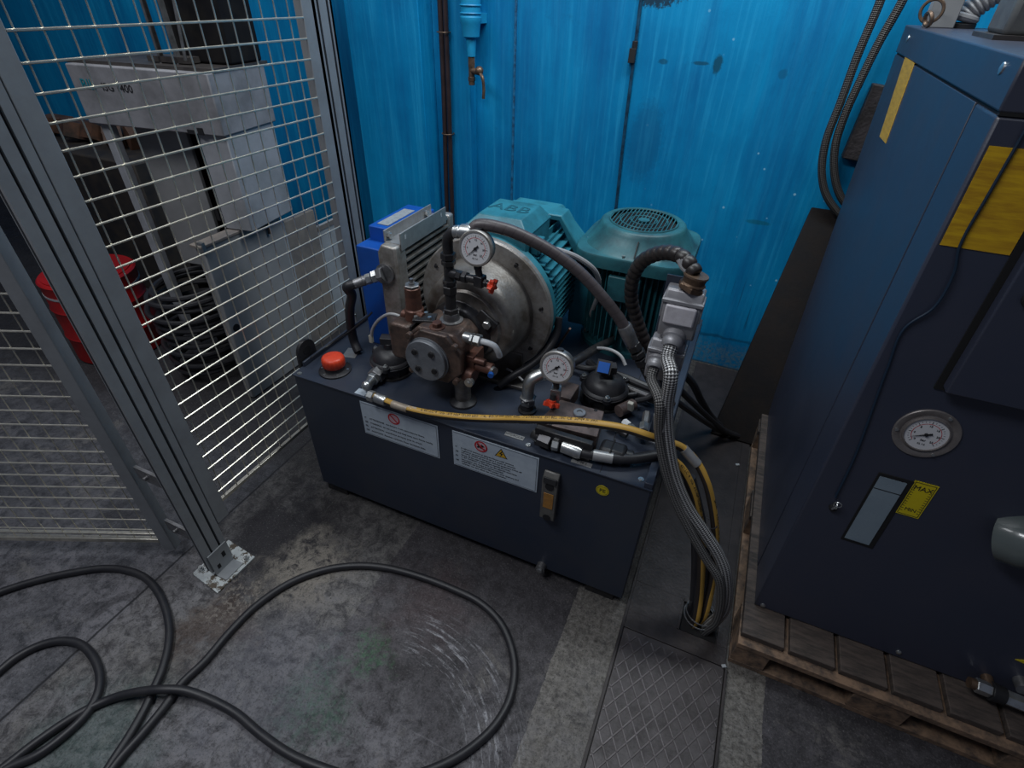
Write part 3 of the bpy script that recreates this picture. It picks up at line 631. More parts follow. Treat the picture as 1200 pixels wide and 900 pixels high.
# warning plates
def label_plate(x0, x1, z0, z1, lines, size, lh, first, icons, name='warning_plate', lab=None):
    yf = TY0 - .0005
    pl = B(); pl.box(x0, x1, yf - .002, yf, z0, z1); P_ = part(pl, name, 'white', tank, label=lab, bevel=.001)
    bb = B(); e = .0015
    for (a, c, d_, f) in ((x0 + .005, x1 - .005, z1 - .006, z1 - .0045), (x0 + .005, x1 - .005, z0 + .0045, z0 + .006)): bb.box(a, c, yf - .0026, yf - .002, d_, f)
    bb.box(x1 - .0065, x1 - .005, yf - .0026, yf - .002, z0 + .005, z1 - .005)
    part(bb, 'border_line', mat('grey_print', (.12, .14, .17), .5), P_)
    tb = B(); zz = first
    for c, ln in lines:
        if c: tb.add_mesh(text_mesh(c, size), plane_m((x0 + .009, yf - .0022, zz), (1, 0, 0), (0, 0, 1)))
        tb.add_mesh(text_mesh(ln, size), plane_m((x0 + .030, yf - .0022, zz), (1, 0, 0), (0, 0, 1))); zz -= lh
    part(tb, 'printed_text', 'ink', P_)
    for kind, cx, cz, r in icons:
        if kind in ('ban', 'banhand'):
            q = B(); q.cyl((cx, yf - .002, cz), (cx, yf - .0024, cz), r, seg=36); part(q, 'sign_field', mat('pinkish_sign', (.55, .38, .42), .5) , P_)
            if kind == 'banhand':
                q = B()
                q.obox((cx - .003, yf - .0027, cz - .002), .022, .0005, .006, (0, R(-25), 0)); q.obox((cx + .006, yf - .0027, cz + .004), .012, .0005, .005, (0, R(30), 0))
                q.obox((cx - .010, yf - .0027, cz + .003), .010, .0005, .004, (0, R(60), 0)); q.obox((cx + .005, yf - .0027, cz - .007), .016, .0005, .004, (0, R(10), 0)); part(q, 'hand_symbol', 'ink', P_)
            q = B(); N_ = 40
            vs = []; fs = []
            for k in range(N_):
                a_ = 2 * math.pi * k / N_
                for rr in (r * .78, r): vs.append((cx + rr * math.cos(a_), yf - .003, cz + rr * math.sin(a_)))
            for k in range(N_): j = (k + 1) % N_; fs.append((2 * k, 2 * k + 1, 2 * j + 1, 2 * j))
            q.faces(vs, fs); q.obox((cx, yf - .0030, cz), r * 1.7, .0006, r * .20, (0, R(45), 0)); part(q, 'prohibition_ring', 'redink', P_)
        elif kind == 'volt':
            def tri(s, y_, m_, nm):
                q = B(); q.prism([(cx - s, y_, cz - s * .58), (cx + s, y_, cz - s * .58), (cx, y_, cz + s * 1.15)], (0, .0004, 0)); part(q, nm, m_, P_)
            tri(r, yf - .0027, 'ink', 'triangle_border'); tri(r * .80, yf - .0032, mat('warning_orange', (.62, .36, .02), .45), 'triangle_field')
            q = B(); pts = [(.10, .75), (-.28, .12), (.02, .12), (-.12, -.42), (.30, .26), (.0, .26), (.26, .75)]
            q.prism([(cx + a * r, yf - .0037, cz + c * r - .001) for a, c in pts], (0, .0003, 0)); part(q, 'lightning_symbol', 'ink', P_)
    return P_
label_plate(-1.006, -.703, .426, .572, [('IT', 'ATTENZIONE  non fumare e non usare fiamme libere.'), ('GB', 'WARNING  do not smoke and keep away open flames nearby.'), ('FR', 'ATTENTION  interdiction de fumer pres du circuit.'), ('DE', 'ACHTUNG  Rauchen verboten, Feuer fernhalten bitte.')], .0098, .0185, .500, [('ban', -.872, .540, .023)], lab='white plate with one red ban sign')
label_plate(-.650, -.353, .424, .576, [('IT', 'E VIETATO lavorare su apparecchiature sotto tensione.'), ('', 'Togliere la corrente prima di aprire il quadro di comando.'), ('GB', 'DO NOT WORK on energized electrical equipment, switch off.'), ('', 'Switch off the main supply before opening the cover.'), ('FR', 'IL EST INTERDIT de travailler sur des appareils electriques'), ('', 'sous tension sans couper le courant principal.'), ('DE', 'ARBEITEN AN ELEKTRISCHEN anlagen unter spannung sind'), ('', 'verboten. Vor dem offnen den strom abschalten.')], .0082, .0098, .508, [('banhand', -.548, .546, .0225), ('volt', -.478, .541, .0215)], lab='white plate with ban sign and yellow triangle')
# level gauge
lg = part(B().prism([(-.332, TY0, .335), (-.332, TY0 - .022, .340), (-.332, TY0 - .022, .520), (-.332, TY0 - .006, .540), (-.332, TY0, .540)], (.050, 0, 0)), 'level_gauge', mat('grey_metal_gauge_body', (.17, .165, .155), .45, .4, (.09, .085, .08), 30, .6), tank, bevel=.003)
b = B(); b.box(-.328, -.286, TY0 - .027, TY0 - .0215, .508, .532); part(b, 'gauge_cap', 'groove', lg, bevel=.001)
b = B(); b.cyl((-.307, TY0 - .024, .492), (-.307, TY0 - .020, .492), .014); part(b, 'upper_screw', 'ink', lg)
b = B(); b.cyl((-.307, TY0 - .024, .350), (-.307, TY0 - .020, .350), .013); part(b, 'lower_screw', 'ink', lg)
b = B(); b.box(-.323, -.291, TY0 - .0235, TY0 - .0218, .395, .462); part(b, 'oil_window', mat('amber_oil_window', (.42, .19, .03), .25, 0, (.20, .10, .03), 60, .6, coat=.5), lg, bevel=.0005)
# small round sticker, drain plug, little plates
p = Y(706, 575, TY0 - .001)
s_ = B(); s_.cyl((p.x, TY0 + .0005, p.z), (p.x, TY0 - .0015, p.z), .0195, seg=32); st = part(s_, 'round_sticker', 'yellow', tank)
b = B(); b.add_mesh(text_mesh('PE', .019, 'CENTER'), plane_m((p.x, TY0 - .0017, p.z - .006), (1, 0, 0), (0, 0, 1))); part(b, 'sticker_letters', 'ink', st)
b = B(); b.ring((p.x, TY0 - .0014, p.z), (0, 1, 0), .0165, .0006, 32, 4); part(b, 'sticker_ring', 'ink', st)
p = Y(635, 664, TY0); dp = part(B().cyl((p.x, TY0, p.z + .012), (p.x, TY0 - .022, p.z + .012), .017), 'drain_plug', 'steel', tank)
b = B(); b.hexa((p.x, TY0 - .022, p.z + .012), (p.x, TY0 - .030, p.z + .012), .011); part(b, 'plug_hexagon', 'zinc', dp)
for (px, py, tx) in ((603, 511, 'HYDROLIK'), (680, 546, 'T 10 S')):
    p = Z(px, py, TZ1 + .001); p.y = max(p.y, TY0 + .020) if px < 650 else TY0 + .014
    b = B(); b.obox((p.x, p.y, TZ1 + .0012), .062, .017, .0015, (0, 0, 0)); q = part(b, 'name_plate', 'silverlbl', tank)
    b = B(); b.add_mesh(text_mesh(tx, .012, 'CENTER'), plane_m((p.x, p.y - .004, TZ1 + .0021), (1, 0, 0), (0, 1, 0))); part(b, 'stamped_letters', 'ink', q)
for (px, py) in ((351, 438), (619, 522), (751, 562)):
    p = Z(px, py, TZ1); b = B(); b.cyl((p.x, max(p.y, TY0 + .01), TZ1), (p.x, max(p.y, TY0 + .01), TZ1 + .003), .008, seg=16); b.cyl((p.x, max(p.y, TY0 + .01), TZ1 + .003), (p.x, max(p.y, TY0 + .01), TZ1 + .006), .0045, seg=6); part(b, 'cover_screw', 'zinc', tank)
b = B(); b.box(-.07 - .1, -.168, TY0 + .002, TY1 - .4, TZ1 - .001, TZ1 + .0008); part(b, 'cover_joint', 'darkgap', tank)
p = Z(412, 414, TZ1); b = B(); b.obox((p.x, p.y, TZ1 + .001), .05, .06, .002, (0, 0, R(15))); part(b, 'foil_label', 'silverlbl', tank)
b = B(); b.box(-1.026, -.985, TY0 + .002, TY0 + .03, TZ1, TZ1 + .0015); part(b, 'white_tag', 'white', tank)

# breather cap
p = Z(393, 434, TZ1); br = thing('breather_cap', 'orange red ribbed filler cap on a black flange at the tank left corner', 'filler cap', (p.x, p.y, TZ1))
b = B(); b.lathe((p.x, p.y, TZ1), (0, 0, 1), [(0, .056), (.006, .056), (.008, .052), (.010, .036), (.022, .034), (.024, .030)], 36); part(b, 'flange', 'rubber', br)
for k in range(6):
    a_ = R(60 * k + 20); b = B(); b.cyl((p.x + .046 * math.cos(a_), p.y + .046 * math.sin(a_), TZ1 + .006), (p.x + .046 * math.cos(a_), p.y + .046 * math.sin(a_), TZ1 + .0095), .0045, seg=10); part(b, 'flange_screw', 'zinc', br)
b = B(); vs = []; fs = []; S = 72
for (t_, r) in ((.022, .035), (.026, .0385), (.050, .0385), (.057, .0365), (.061, .030), (.0615, .0005)):
    for k in range(S): a_ = 2 * math.pi * k / S; rr = r + (.0014 if (k // 2) % 2 and .024 < t_ < .055 else 0); vs.append((p.x + rr * math.cos(a_), p.y + rr * math.sin(a_), TZ1 + t_))
for i in range(5):
    for k in range(S): j = (k + 1) % S; fs.append((i * S + k, i * S + j, (i + 1) * S + j, (i + 1) * S + k))
fs.append(tuple(range(S))[::-1]); b.faces(vs, fs); part(b, 'cap', 'redplastic', br, smooth=50)

# ================================================================== RETURN FILTERS
def filt(cx, cy, r, lab, tagged):
    f = thing('return_filter', lab, 'filter', (cx, cy, TZ1)); z0 = TZ1
    b = B(); b.lathe((cx, cy, z0), (0, 0, 1), [(0, r * 1.12), (.008, r * 1.12), (.010, r * .98), (.040, r * .95), (.048, r * .92)], 36); part(b, 'filter_housing', 'blksteel', f)
    for k in range(10):
        a_ = R(36 * k); b = B() if k == 0 else b; b.obox((cx + r * .97 * math.cos(a_), cy + r * .97 * math.sin(a_), z0 + .026), .012, .003, .034, (0, 0, a_))
    part(b, 'housing_ribs', 'blksteel', f)
    b = B(); b.lathe((cx, cy, z0), (0, 0, 1), [(.046, r * 1.10), (.052, r * 1.12), (.056, r * 1.08), (.060, r * .98), (.078, r * .90), (.092, r * .66), (.098, r * .40), (.099, r * .3)], 40); part(b, 'lid', 'rubber', f)
    for k in range(3):
        a_ = R(120 * k - 70); x, y = cx + r * 1.12 * math.cos(a_), cy + r * 1.12 * math.sin(a_)
        b = B(); b.cyl((x, y, z0 + .046), (x, y, z0 + .060), .014); part(b, 'lid_ear', 'rubber', f)
        b = B(); b.hexa((x, y, z0 + .060), (x, y, z0 + .069), .0085); b.cyl((x, y, z0 + .06), (x, y, z0 + .074), .004, seg=10); part(b, 'lid_nut', 'zinc', f)
    b = B(); b.ring((cx, cy, z0 + .046), (0, 0, 1), r * 1.10, .0025, 44, 6); part(b, 'wire_clamp', 'steel', f)
    b = B(); b.cyl((cx, cy, z0 + .097), (cx, cy, z0 + .118), .020); b.obox((cx, cy, z0 + .128), .055, .034, .026, (0, 0, R(20))); part(b, 'clogging_switch', 'rubber', f, bevel=.002)
    return f
f1 = filt(-.985, 1.245, .066, 'black round filter housing behind the left end of the yellow hose', 0)
f2 = filt(-.255, 1.41, .070, 'black domed filter with a blue square tag beside the vertical motor', 1)
b = B(); b.obox((-.262, 1.375, TZ1 + .150), .036, .006, .034, (R(-35), 0, R(5))); part(b, 'square_tag', 'bluetag', f2, label='blue square tag')
b = B(); b.obox((-.262, 1.379, TZ1 + .150), .046, .003, .044, (R(-35), 0, R(5))); part(b, 'tag_frame', 'groove', f2)
# left filter outlet: large nut pointing to the lower left, elbow, hose nut
p0 = Vector((-.995, 1.195, TZ1 + .028)); p1 = Z(430, 452, TZ1 + .028); dd = (p1 - p0)
ft = part(B().hexa(p0 + dd * .05, p0 + dd * .50, .029), 'port_nut', 'steel', f1)
b = B(); b.hexa(p0 + dd * .50, p0 + dd * .66, .023); part(b, 'lock_nut', 'zinc', ft)
b = B(); b.cyl(p0 + dd * .66, p0 + dd * .98, .015); b.ball(p0 + dd * 1.0, .018); part(b, 'elbow', 'zinc', ft)
# bracket with the thin cable loop behind the left filter
b = B(); b.tube([Y(475, 385, 1.30), Y(470, 372, 1.28), Y(458, 368, 1.27), Y(445, 374, 1.27), Y(437, 385, 1.27), Y(435, 395, 1.27)], .0055, 10)
tag(part(b, 'control_cable', 'cable'), 'short pale grey cable arching up beside the brown pump block', 'cable')
b = B(); b.tube([Y(687, 412, 1.50), Y(700, 408, 1.49), Y(718, 411, 1.47), Y(728, 418, 1.46), Y(733, 428, 1.45)], .0055, 10)
tag(part(b, 'control_cable', 'cable'), 'short pale grey cable arching over the blue tagged filter', 'cable')
b = B(); p = Y(435, 397, 1.27); b.obox(p, .014, .012, .030); tag(part(b, 'cable_plug', mat('beige_plug', (.45, .43, .36), .5), bevel=.002), 'small beige plug on the end of the left pale cable', 'plug')

# ================================================================== HORIZONTAL MOTOR + BELL HOUSING
AX, AZ = -0.700, 0.838
mo = thing('electric_motor', 'large teal finned motor lying horizontally with a square terminal box on top', 'electric motor', (AX, 1.66, TZ1))
b = B(); b.lathe((AX, 1.438, AZ), (0, 1, 0), [(0, .232), (.012, .236), (.030, .236), (.034, .20), (.060, .175), (.36, .170)], 56); part(b, 'frame', 'teal', mo)
b = B()
for k in range(17):
    z = AZ - .172 + k * .0215; w_ = math.sqrt(max(0, .232 ** 2 - (z - AZ) ** 2)); w_ = min(w_, .214)
    for s_ in (-1, 1):
        xa, xb = sorted((AX + s_ * math.sqrt(max(0, .168 ** 2 - (z - AZ) ** 2)), AX + s_ * w_)); b.box(xa, xb, 1.490, 1.80, z - .0022, z + .0022)
for k in range(14):
    x = AX - .14 + k * .0215; h_ = min(math.sqrt(.232 ** 2 - (x - AX) ** 2), .212); b.box(x - .0022, x + .0022, 1.490, 1.80, AZ + math.sqrt(.168 ** 2 - (x - AX) ** 2) - .004, AZ + h_); b.box(x - .0022, x + .0022, 1.490, 1.80, AZ - h_, AZ - math.sqrt(.168 ** 2 - (x - AX) ** 2) + .004)
part(b, 'cooling_fins', 'teal', mo)
b = B(); b.lathe((AX, 1.795, AZ), (0, 1, 0), [(0, .225), (.01, .232), (.11, .232), (.135, .21), (.15, .17), (.15, .01)], 8, R(22.5)); part(b, 'fan_cowl', 'teal', mo, bevel=.006)
b = B(); b.box(AX - .13, AX - .06, 1.54, 1.76, TZ1, AZ - .14); b.box(AX + .06, AX + .13, 1.54, 1.76, TZ1, AZ - .14); part(b, 'mounting_foot', 'teal', mo, bevel=.004)
# terminal box with chamfered lid
tb0 = [Z(565, 262, 1.075), Z(629, 277, 1.075), Z(664, 256, 1.075)]
bx0, bx1, by0, by1 = AX - .090, AX + .125, 1.455, 1.665
tbx = B(); tbx.box(bx0, bx1, by0, by1, AZ + .165, 1.085)
tb = part(tbx, 'terminal_box', 'teal', mo, bevel=.004)
ch = .035; zl0, zl1 = 1.085, 1.125
b = B(); b.faces([(bx0 - .005, by0 - .005, zl0), (bx1 + .005, by0 - .005, zl0), (bx1 + .005, by1 + .005, zl0), (bx0 - .005, by1 + .005, zl0), (bx0 + ch, by0 + ch, zl1), (bx1 - ch, by0 + ch, zl1), (bx1 - ch, by1 - ch * .4, zl1), (bx0 + ch, by1 - ch * .4, zl1)],
    [(3, 2, 1, 0), (4, 5, 6, 7), (0, 1, 5, 4), (1, 2, 6, 5), (2, 3, 7, 6), (3, 0, 4, 7)]); part(b, 'box_lid', 'teal', tb, bevel=.004)
b = B(); me = text_mesh('ABB', .078, 'CENTER'); b.add_mesh(me, plane_m(((bx0 + bx1) / 2, (by0 + by1) / 2 - .012, zl1 + .0004), (1, 0, 0), (0, 1, 0)) @ Matrix.Diagonal((1, 1, 3, 1)))
part(b, 'raised_letters', mat('dark_teal_letters', (.012, .10, .14), .5), tb)
for x, y in ((bx0 + .01, by0 + .008), (bx1 - .01, by0 + .008), (bx1 - .01, by1 - .01), (bx0 + .01, by1 - .01)):
    b = B(); b.cyl((x, y, zl0 - .01), (x, y, zl0 + .010), .007, seg=12); part(b, 'lid_screw', 'zinc', tb)
b = B(); b.box(bx1, bx1 + .030, by0 + .03, by0 + .09, 1.02, 1.065); part(b, 'gland_boss', 'teal', tb, bevel=.004)
b = B(); b.hexa((bx1 + .030, by0 + .06, 1.042), (bx1 + .045, by0 + .06, 1.042), .014); b.cyl((bx1 + .045, by0 + .06, 1.042), (bx1 + .06, by0 + .06, 1.04), .010); part(b, 'cable_gland', 'cable', tb)
# raised rear shroud edge seen behind the box
b = B(); b.prism([(AX - .09, 1.72, 1.03), (AX - .07, 1.72, 1.075), (AX + .145, 1.72, 1.075), (AX + .225, 1.72, .965), (AX + .225, 1.72, .935), (AX + .210, 1.72, .935), (AX + .138, 1.72, 1.055), (AX - .05, 1.72, 1.055)], (0, .085, 0)); part(b, 'rear_shroud', 'teal', mo, bevel=.004)
b = B(); b.tube([(bx1 + .055, by0 + .06, 1.041), (bx1 + .09, by0 + .07, 1.035), (bx1 + .14, by0 + .10, 1.01), (bx1 + .19, by0 + .14, .96), (bx1 + .20, 1.66, .86), (bx1 + .16, 1.74, .70), (bx1 + .14, 1.78, TZ1 + .02)], .009, 10)
tag(part(b, 'power_cable', 'cable'), 'grey power cable leaving the gland of the horizontal teal motor', 'cable')

bell = thing('bell_housing', 'big round cast aluminium bell housing between the horizontal motor and the brown pump', 'bell housing', (AX, 1.40, TZ1))
b = B(); b.lathe((AX, 1.436, AZ), (0, -1, 0), [(0, .236), (.004, .240), (.022, .240), (.027, .235), (.030, .188), (.028, .180)], 72); part(b, 'flange_ring', 'castalu', bell)
b = B(); b.lathe((AX, 1.412, AZ), (0, -1, 0), [(0, .180), (.015, .176), (.09, .163), (.112, .158), (.122, .148), (.126, .135), (.124, .118), (.132, .112), (.136, .05)], 64); part(b, 'bell_cone', 'castdark', bell)
for k in range(8):
    a_ = R(45 * k + 12); x, z = AX + .208 * math.cos(a_), AZ + .208 * math.sin(a_)
    b = B(); b.cyl((x, 1.412, z), (x, 1.4075, z), .0085, seg=16); b.cyl((x, 1.4055, z), (x, 1.400, z), .006, seg=6); part(b, 'flange_bolt', 'blksteel', bell)
b = B(); b.box(AX - .15, AX + .15, 1.40, 1.43, TZ1, TZ1 + .10); b.box(AX - .19, AX + .19, 1.33, 1.45, TZ1, TZ1 + .014); part(b, 'support_foot', 'castdark', bell, bevel=.003)

# ================================================================== PUMP
PX, PZ = -.748, .785
pu = thing('hydraulic_pump', 'oily brown cast hydraulic pump with a round four-bolt cover disc', 'pump', (PX, 1.2, .66))
def ngon(cx, cz, w, h, ch, y):
    return [(cx - w, y, cz - h + ch), (cx - w + ch, y, cz - h), (cx + w - ch, y, cz - h), (cx + w, y, cz - h + ch), (cx + w, y, cz + h - ch), (cx + w - ch, y, cz + h), (cx - w + ch, y, cz + h), (cx - w, y, cz + h - ch)]
b = B(); b.prism(ngon(PX + .012, PZ + .006, .092, .084, .030, 1.150), (0, .13, 0)); part(b, 'pump_body', 'brown', pu, bevel=.008)
b = B(); b.prism(ngon(PX + .012, PZ + .005, .094, .086, .050, 1.135), (0, .02, 0)); part(b, 'front_flange', 'brown', pu, bevel=.004)
b = B(); b.lathe((PX + .03, 1.290, PZ + .03), (0, -1, 0), [(0, .105), (.014, .105), (.02, .088), (.03, .08)], 40); b.obox((PX + .12, 1.280, PZ + .085), .07, .02, .05, (0, R(35), 0)); part(b, 'mounting_flange', 'blksteel', pu, bevel=.003)
b = B(); b.hexa((PX + .128, 1.27, PZ + .080), (PX + .128, 1.258, PZ + .080), .014); part(b, 'flange_bolt', 'zinc', pu)
for k in range(4):
    a_ = R(90 * k + 38); x, z = PX + .012 + .108 * math.cos(a_), PZ + .005 + .092 * math.sin(a_)
    x = PX + .012 + .078 * (1 if math.cos(a_) > 0 else -1); z = PZ + .005 + .062 * (1 if math.sin(a_) > 0 else -1)
    b = B(); b.cyl((x, 1.136, z), (x, 1.120, z), .010, seg=16); b.cyl((x, 1.1205, z), (x, 1.1195, z), .005, seg=6); part(b, 'body_bolt', 'brown', pu)
cv = part(B().lathe((PX - .010, 1.136, PZ - .005), (0, -1, 0), [(0, .074), (.006, .074), (.0065, .070), (.018, .070), (.020, .068), (.020, .01)], 48), 'cover_disc', 'coverplate', pu, label='grey steel round disc')
for k in range(4):
    a_ = R(90 * k + 52); x, z = PX - .010 + .042 * math.cos(a_), PZ - .005 + .042 * math.sin(a_)
    b = B(); b.cyl((x, 1.1165, z), (x, 1.1135, z), .0115, seg=20); part(b, 'bolt_recess', 'steel', cv)
    b = B(); b.cyl((x, 1.1138, z), (x, 1.1090, z), .0085, seg=16); b.cyl((x, 1.1092, z), (x, 1.1085, z), .0045, seg=6); part(b, 'socket_bolt', 'ink', cv)
b = B(); b.prism(ngon(PX - .128, PZ + .002, .042, .066, .012, 1.165), (0, .10, 0)); part(b, 'control_block', 'brown', pu, bevel=.012)
b = B(); b.box(PX - .085, PX - .078, 1.16, 1.27, PZ - .06, PZ + .075); part(b, 'joint_plate', 'blksteel', pu)
# top: plug, black screw plate, riser pad
b = B(); b.lathe((PX + .006, 1.175, PZ + .088), (0, 0, 1), [(0, .024), (.004, .024), (.006, .019)], 24); b.hexa((PX + .006, 1.175, PZ + .093), (PX + .006, 1.175, PZ + .107), .016); part(b, 'top_plug', 'copper', pu)
b = B(); b.obox((PX - .055, 1.205, PZ + .090), .07, .05, .010, (0, 0, R(20))); part(b, 'screw_plate', 'blksteel', pu, bevel=.002)
for x, y in ((PX - .075, 1.185), (PX - .035, 1.200), (PX - .060, 1.22)):
    b = B(); b.cyl((x, y, PZ + .094), (x, y, PZ + .102), .006, seg=12); part(b, 'small_screw', 'zinc', pu)
# brown cartridge standing up at the left
p = Y(486, 368, 1.225); cx, cy, cz = p.x, 1.225, p.z
b = B(); b.lathe((cx, cy, PZ + .04), (0, 0, 1), [(0, .032), (cz - PZ - .02, .030), (cz - PZ - .02 + .004, .026), (cz - PZ + .04, .024)], 24); b.lathe((cx, cy, cz + .015), (0, 0, 1), [(0, .026), (.05, .024), (.052, .0245), (.078, .0245), (.08, .022)], 24); ca_ = part(b, 'relief_cartridge', 'copper', pu)
b = B(); b.hexa((cx, cy, cz + .095), (cx, cy, cz + .104), .024); b.cyl((cx, cy, cz + .104), (cx, cy, cz + .110), .010); b.cyl((cx, cy, cz + .110), (cx, cy, cz + .122), .006); part(b, 'cartridge_nut', 'steel', ca_)
b = B(); b.cyl((cx + .018, cy - .012, cz + .01), (cx + .045, cy - .018, cz + .01), .012); b.cyl((cx - .03, cy, cz - .01), (cx - .045, cy, cz - .01), .014); part(b, 'side_plug', 'copper', ca_)
# right side: silver nut + bent pipe, brown valve, blue tipped screw
p = Y(549, 396, 1.19); q0 = Vector((PX + .10, 1.19, p.z)); q1 = q0 + Vector((.016, -.001, 0))
b = B(); b.cyl(q0 - Vector((.01, 0, 0)), q0 + Vector((.012, 0, 0)), .017); b.hexa(q0 + Vector((.012, 0, 0)), q0 + Vector((.022, 0, 0)), .019); b.hexa(q0 + Vector((.024, 0, 0)), q0 + Vector((.046, 0, 0)), .0195); pn = part(b, 'pipe_nut', 'zinc', pu)
b = B(); b.tube([q0 + Vector(v) for v in ((.044, 0, 0), (.07, 0, .0), (.088, .004, -.008), (.097, .01, -.028), (.098, .02, -.05))], .0095, 12); part(b, 'bent_pipe', 'whiteplastic', pn, label='pale bent pipe')
b = B(); zz = PZ - .012; b.cyl((PX + .095, 1.18, zz + .015), (PX + .165, 1.18, zz + .015), .011); b.cyl((PX + .10, 1.17, zz - .035), (PX + .135, 1.165, zz - .035), .026, .022); b.cyl((PX + .13, 1.19, zz - .01), (PX + .185, 1.19, zz - .01), .018); b.box(PX + .09, PX + .13, 1.17, 1.24, zz - .05, zz + .03); part(b, 'side_valve', 'copper', pu, bevel=.002)
b = B(); b.cyl((PX + .128, 1.15, zz - .045), (PX + .128, 1.135, zz - .045), .014); b.cyl((PX + .128, 1.136, zz - .045), (PX + .128, 1.133, zz - .045), .006, seg=6); part(b, 'valve_plug', 'zinc', pu)
b = B(); b.cyl((PX + .185, 1.185, zz - .01), (PX + .195, 1.18, zz - .01), .014); part(b, 'adjusting_screw', 'zinc', pu)
b = B(); b.cyl((PX + .189, 1.17, zz - .012), (PX + .191, 1.160, zz - .013), .009); part(b, 'blue_cap', 'bluetag', pu, label='blue cap')
# suction pipe into the tank
b = B(); b.cyl((-.674, 1.195, TZ1 + .006), (-.674, 1.195, PZ - .06), .0265); sp = part(b, 'suction_pipe', 'castdark', pu)
b = B(); b.lathe((-.674, 1.195, TZ1), (0, 0, 1), [(0, .046), (.008, .045), (.014, .034), (.020, .028)], 32); part(b, 'rubber_collar', 'rubber', sp)

# ================================================================== OIL COOLER
co = thing('oil_cooler', 'aluminium finned oil cooler with a bright blue shroud beside the fence post', 'oil cooler', (-1.02, 1.5, TZ1))
cx0, cx1, cy0, cy1, cz0, cz1 = -1.035, -.972, 1.355, 1.70, .66, 1.028
b = B(); b.box(cx0 + .004, cx1 - .022, cy0 + .04, cy1 - .03, cz0, cz1 - .012); part(b, 'core', 'darkgap', co)
b = B(); n = 13
for k in range(n):
    z = cz0 + .02 + (cz1 - cz0 - .035) * k / (n - 1); b.box(cx0 + .003, cx1 - .003, cy0 + .03, cy1 - .03, z - .0035, z + .0035)
part(b, 'cooling_fins', 'castalu', co)
for x0, x1, nm in ((cx0 - .001, cx0 + .003, 'rear_rail'), (cx1 - .003, cx1 + .001, 'front_rail')):
    b = B(); b.box(x0, x1, cy0, cy1 - .05, cz1 - .025, cz1 + .034); r_ = part(b, nm, 'silverlbl', co, bevel=.001)
    for yy in (cy0 + .028, cy1 - .085):
        b = B(); b.box(x1 - .001, x1 + .0006, yy - .003, yy + .003, cz1 + .008, cz1 + .022); part(b, 'rail_slot', 'whiteplastic', r_)
b = B(); b.box(cx0, cx1, cy0, cy1 - .04, cz1 - .012, cz1 - .002); part(b, 'top_bridge', 'silverlbl', co)
for yy in (cy0 + .02, cy1 - .09):
    b = B(); b.hexa((cx0 + .003, yy, cz1 + .012), (cx0 + .016, yy, cz1 + .012), .0105); part(b, 'rail_bolt', 'zinc', co)
b = B(); b.prism([(cx0 - .012, cy0 - .03, TZ1), (cx1 - .003, cy0 - .03, TZ1), (cx1 - .003, cy0 - .03, cz1 - .005), (cx0 + .004, cy0 - .03, cz1 - .002), (cx0 - .012, cy0 - .03, cz1 - .030)], (0, .062, 0)); et = part(b, 'end_tank', 'castalu', co, bevel=.007)
b = B(); b.box(cx0, cx1, cy1 - .03, cy1 + .008, TZ1, cz1 - .004); part(b, 'end_tank', 'castalu', co, bevel=.008)
p = Y(437, 316, cy0 - .03); hz = p.z; fx = cx0 + .014
d_ = (Y(418, 332, 1.27) - Vector((fx, cy0 - .03, hz))).normalized()
o_ = Vector((fx, cy0 - .03, hz))
b = B(); b.cyl(o_ + Vector((0, .006, 0)), o_ + Vector((0, -.010, 0)), .034); b.hexa(o_ + Vector((0, -.010, 0)), o_ + d_ * .025, .028); pb = part(b, 'port_boss', 'steel', et)
b = B(); b.hexa(o_ + d_ * .022, o_ + d_ * .050, .021); b.hexa(o_ + d_ * .052, o_ + d_ * .072, .018); part(b, 'outlet_nut', 'zinc', pb)
b = B(); b.cyl(o_ + d_ * .070, o_ + d_ * .112, .0165); b.ring(o_ + d_ * .080, d_, .0165, .002); part(b, 'hose_ferrule', 'steel', pb)
OUT = o_ + d_ * .11; OD = d_
sx0, sx1 = -1.165, cx0 - .002
b = B(); b.box(sx0, sx1, cy0 + .010, cy1 - .02, TZ1, .985); b.box(sx0 + .012, sx1, cy0 + .075, cy1 - .02, .98, 1.035); sh = part(b, 'fan_shroud', 'blue', co, label='bright blue box', bevel=.004)
b = B(); b.obox((sx0 + .055, cy0 + .185, 1.0365), .045, .17, .002); part(b, 'paper_label', mat('greyish_paper', (.33, .36, .38), .5, 0, (.2, .22, .25), 60, .7), sh)

# hose from cooler down to left filter
b = B(); pts = [OUT, OUT + OD * .03, Y(412, 345, 1.27), Y(410, 360, 1.275), Y(411, 380, 1.285), Y(415, 400, 1.29), Z(420, 412, TZ1 + .01)]
b.tube(pts, .0165, 14); tag(part(b, 'cooler_hose', 'rubber'), 'black rubber hose dropping from the cooler outlet to the tank top', 'hose')
b = B(); b.tube([Z(345, 428, TZ1 + .05) + Vector((.02, .06, .0)), Y(385, 405, 1.24) + Vector((0, 0, .0)), Y(410, 388, 1.27), Y(430, 372, 1.29), Y(436, 366, 1.30)], .0035, 8); tag(part(b, 'sensor_wire', 'rubber'), 'thin black wire running behind the orange filler cap', 'wire')

